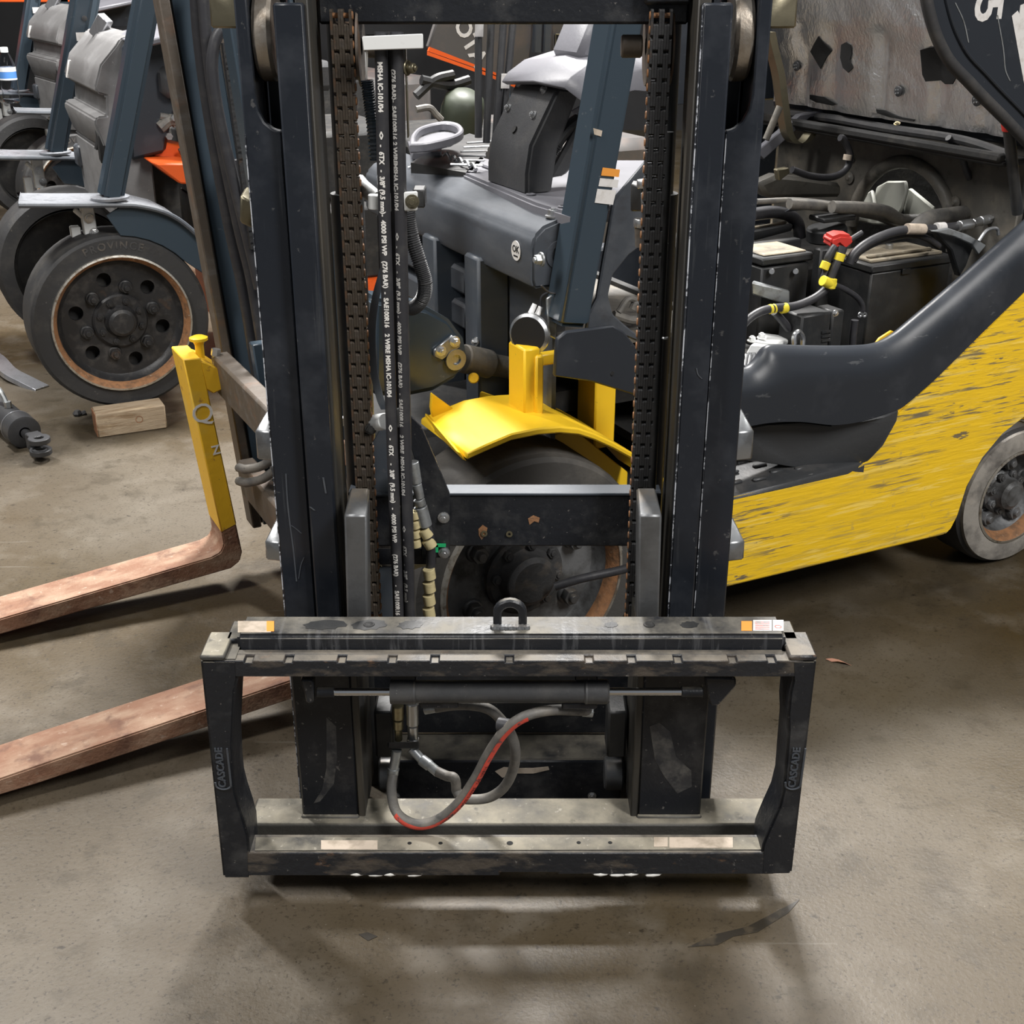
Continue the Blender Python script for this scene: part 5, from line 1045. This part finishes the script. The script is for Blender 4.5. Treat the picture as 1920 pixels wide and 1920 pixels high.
bd = B().ext([NC(x, y, n_-.035) for x, y in ((1042, 64), (1042, 100), (1082, 102), (1082, 66))], V(0, -.003, 0)).obj('badge', 'black_print', oc_)
bq = [NC(x, y, n_-.031) for x, y in ((1042, 64), (1042, 100), (1082, 102), (1082, 66))]
B().tube(bq+[bq[0]], .0022, 6, 1).obj('badge_border', 'zinc_gold', bd)
ex2 = (bq[2]-bq[1]).normalized(); mid = (bq[1]+bq[3])/2
for s_, k, mt, sz in (('S', -.03, 'zinc_gold', .04), ('A', 0, 'red_print', .07), ('S', .03, 'zinc_gold', .04)):
    put_text(s_, sz, mid+ex2*k+V(0, -.004, -.025), ex2, V(-ex2.z, 0, ex2.x), mt, bd, 'lettering', .0006, 'CENTER', .001)
for x in (1012, 1030): B().bar(NC(x-6, 100, n_+.02), NC(x, -60, n_+.02), .022, .03).obj('guard_leg', 'frame_bluegrey', oc_, .004)
B().lathe([(0, .07), (.04, .066), (.07, .045), (.08, .0), (.08, -.08)], FA.N(868, 205, -.22), (0, -.4, 1), 28).obj('filter_dome', 'tank_green', oc_, ang=60)
B().tube([FA.N(780, 205, -.15), FA.N(805, 202, -.15), FA.N(818, 215, -.15), FA.N(828, 225, -.15)], .012, 8).obj('engine_hose', 'hose_grey', oc_)
for pts in (((790, 150), (840, 160), (880, 150)), ((780, 180), (815, 150), (850, 140))): B().tube([FA.N(x, y, -.25) for x, y in pts], .018, 8).obj('engine_hose', 'box_black', oc_)

# ---------------------------------------------------------------- small things
WBO = V(-1.255, 2.285, 0); wy = atan2(.095, .198)
wood = thing('wood_block', 'rough cut wooden block wedged under the grey forklift wheel', 'block', (-1.345, 2.193, 0), wy)
B().box(0, .222, 0, .085, 0, .082).obj('beam', 'wood', wood, .004)
B().box(-.0015, .001, .004, .081, .003, .079).obj('end_grain', 'wood_end', wood)
B().ring(V(.135, -.0005, .045), (0, -1, 0), .010, .012, .0006, 16).obj('knot', 'wood_end', wood)
def at_b(x, y, z): return PZ(x, y, z)
wbp = PZ(23, 193, .742)
BS = 1.3
bt = thing('water_bottle', 'clear plastic water bottle with blue and white label on the far left mudguard', 'bottle', wbp)
B().lathe([(.0, .001), (.024, .0), (.031, .006), (.032, .02), (.030, .04), (.032, .055), (.032, .125), (.030, .145), (.020, .178), (.0135, .188), (.0135, .2), (.0125, .2), (.0125, .188), (.019, .176), (.029, .144), (.031, .125), (.031, .055), (.029, .04), (.031, .02), (.03, .007), (0, .003)], V(0, 0, 0), (0, 0, 1), 32).obj('body', 'pet', bt, ang=60); bt.scale = (BS, BS, BS)
B().lathe([(.0325, .088), (.0325, .133)], V(0, 0, 0), (0, 0, 1), 32).obj('label', 'label_blue', bt)
B().lathe([(.0328, .118), (.0328, .135)], V(0, 0, 0), (0, 0, 1), 32).obj('label_band', 'cap_white', bt)
B().lathe([(.0328, .087), (.0328, .093)], V(0, 0, 0), (0, 0, 1), 32).obj('label_band', 'cap_white', bt)
B().lathe([(.0145, .188), (.0148, .204), (.013, .207), (0, .207)], V(0, 0, 0), (0, 0, 1), 20).obj('cap', 'cap_white', bt)
# tilt cylinder lying on the floor, clevis towards us
a0, a1 = V(-1.70, 2.30, .058), V(-1.505, 2.055, .05)
tc = thing('tilt_cylinder', 'black tilt cylinder with chrome rod and fork clevis lying on the floor at left', 'cylinder', (a1.x, a1.y, 0))
q0 = a0-V(a1.x, a1.y, 0); q1 = V(0, 0, .05); dv = (q1-q0).normalized(); sd = dv.cross(V(0, 0, 1)).normalized(); uz = sd.cross(dv)
B().lathe([(0, -.3), (.045, -.3), (.045, -.03), (.052, -.028), (.052, .03), (.044, .034), (.018, .034)], q1-dv*.1, dv, 32).obj('barrel', 'plastic_black', tc, ang=30)
B().ring(q1-dv*.135, dv, .044, .0535, .006, 32).obj('gland_ring', 'brush_alu', tc)
B().cyl(q1-dv*.07, q1+dv*.01, .0155, seg=20).obj('rod', 'chrome', tc)
cl = B().obox(q1+dv*.02, dv*.018, sd*.022, uz*.026).obj('clevis_base', 'plastic_black', tc, .004)
B().obox(q1+dv*.02+sd*.012, dv*.008, sd*.0015, uz*.01).obj('paint_mark', 'green_cap', cl)
for s in (-1, 1):
    k = q1+dv*.068+uz*s*.019; rr = .0315
    oo = [k+dv*(.0)*0+dv*rr*cos(a)*1.25+sd*rr*sin(a)-uz*.0075 for a in [2*pi*i/22 for i in range(22)]]
    B().ring(k-uz*.0085, uz, .014, .0335, .017, 28).obox(k-dv*.03, dv*.02, sd*.022, uz*.0075).obj('clevis_eye', 'plastic_black', tc, .002)
B().hexb(q1-dv*.2+V(0, 0, .045), (0, 0, 1), .012, .02).tube([q1-dv*.2+V(0, 0, .05), q1-dv*.22+V(-.03, .02, .10), q1-dv*.3+V(-.1, .05, .10)], .009, 8).obj('port_hose', 'fitting_grey', tc)
# grey pressed arch lying behind it
ba_ = [PZ(-60, 640, .02), PZ(0, 662, .025), PZ(30, 690, .03), PZ(60, 706, .02), PZ(92, 722, .006)]
bo = ba_[-1].copy(); bo.z = 0
ar_ = thing('guard_strip', 'curved grey metal strip lying on the floor beside the propped wheel', 'strip', bo)
pa = smooth_path([p-bo for p in ba_], 5)
B().slab(pa, [p+V(-.035, -.05, .0) for p in pa], V(0, 0, -.005)).obj('strip', 'brush_alu', ar_, .001)
B().slab([p+V(-.035, -.05, 0) for p in pa], [p+V(-.037, -.052, -.018) for p in pa], V(.003, .0, 0)).obj('flange', 'brush_alu', ar_, .0005)
# grey wing at far left, debris, chip
db = PZ(146, 779, 0); d_ = thing('rubber_scrap', 'small black rubber scrap on the floor left of the wooden block', 'scrap', db)
B().lathe([(0, 0), (.014, .001), (.017, .008), (.009, .018), (0, .02)], V(0, 0, 0), (0, 0, 1), 7).hexb(V(.012, .004, .004), (1, .4, .3), .009, .016).obj('lump', 'black_rubber', d_)
cp = PZ(1567, 1241, 0); ch_ = thing('paint_chip', 'small curled reddish brown chip on the floor right of the carriage', 'chip', cp)
e1 = [V(-.020, .012, .001), V(-.008, .006, .006), (V(.006, .0, .006)), V(.020, -.004, .001)]
B().slab(e1, [p+V(.010, -.014, .001) for p in e1], V(0, 0, -.001)).obj('flake', 'leaf_chip', ch_)
# storage rack beams at the back
rk = thing('storage_rack', 'orange storage rack along the dark back wall', 'rack', (-3.2, 7.4, 0))
for z in (1.145, 2.4): B().box(-2.8, 3.2, 0, .05, z, z+.11).obj('rack_beam', 'orange', rk, .004)
for x in (-2.8, .2, 3.15): B().box(x-.04, x+.04, -.0, .9, 0, 3.4).obj('rack_post', 'guard_navy', rk, .004)
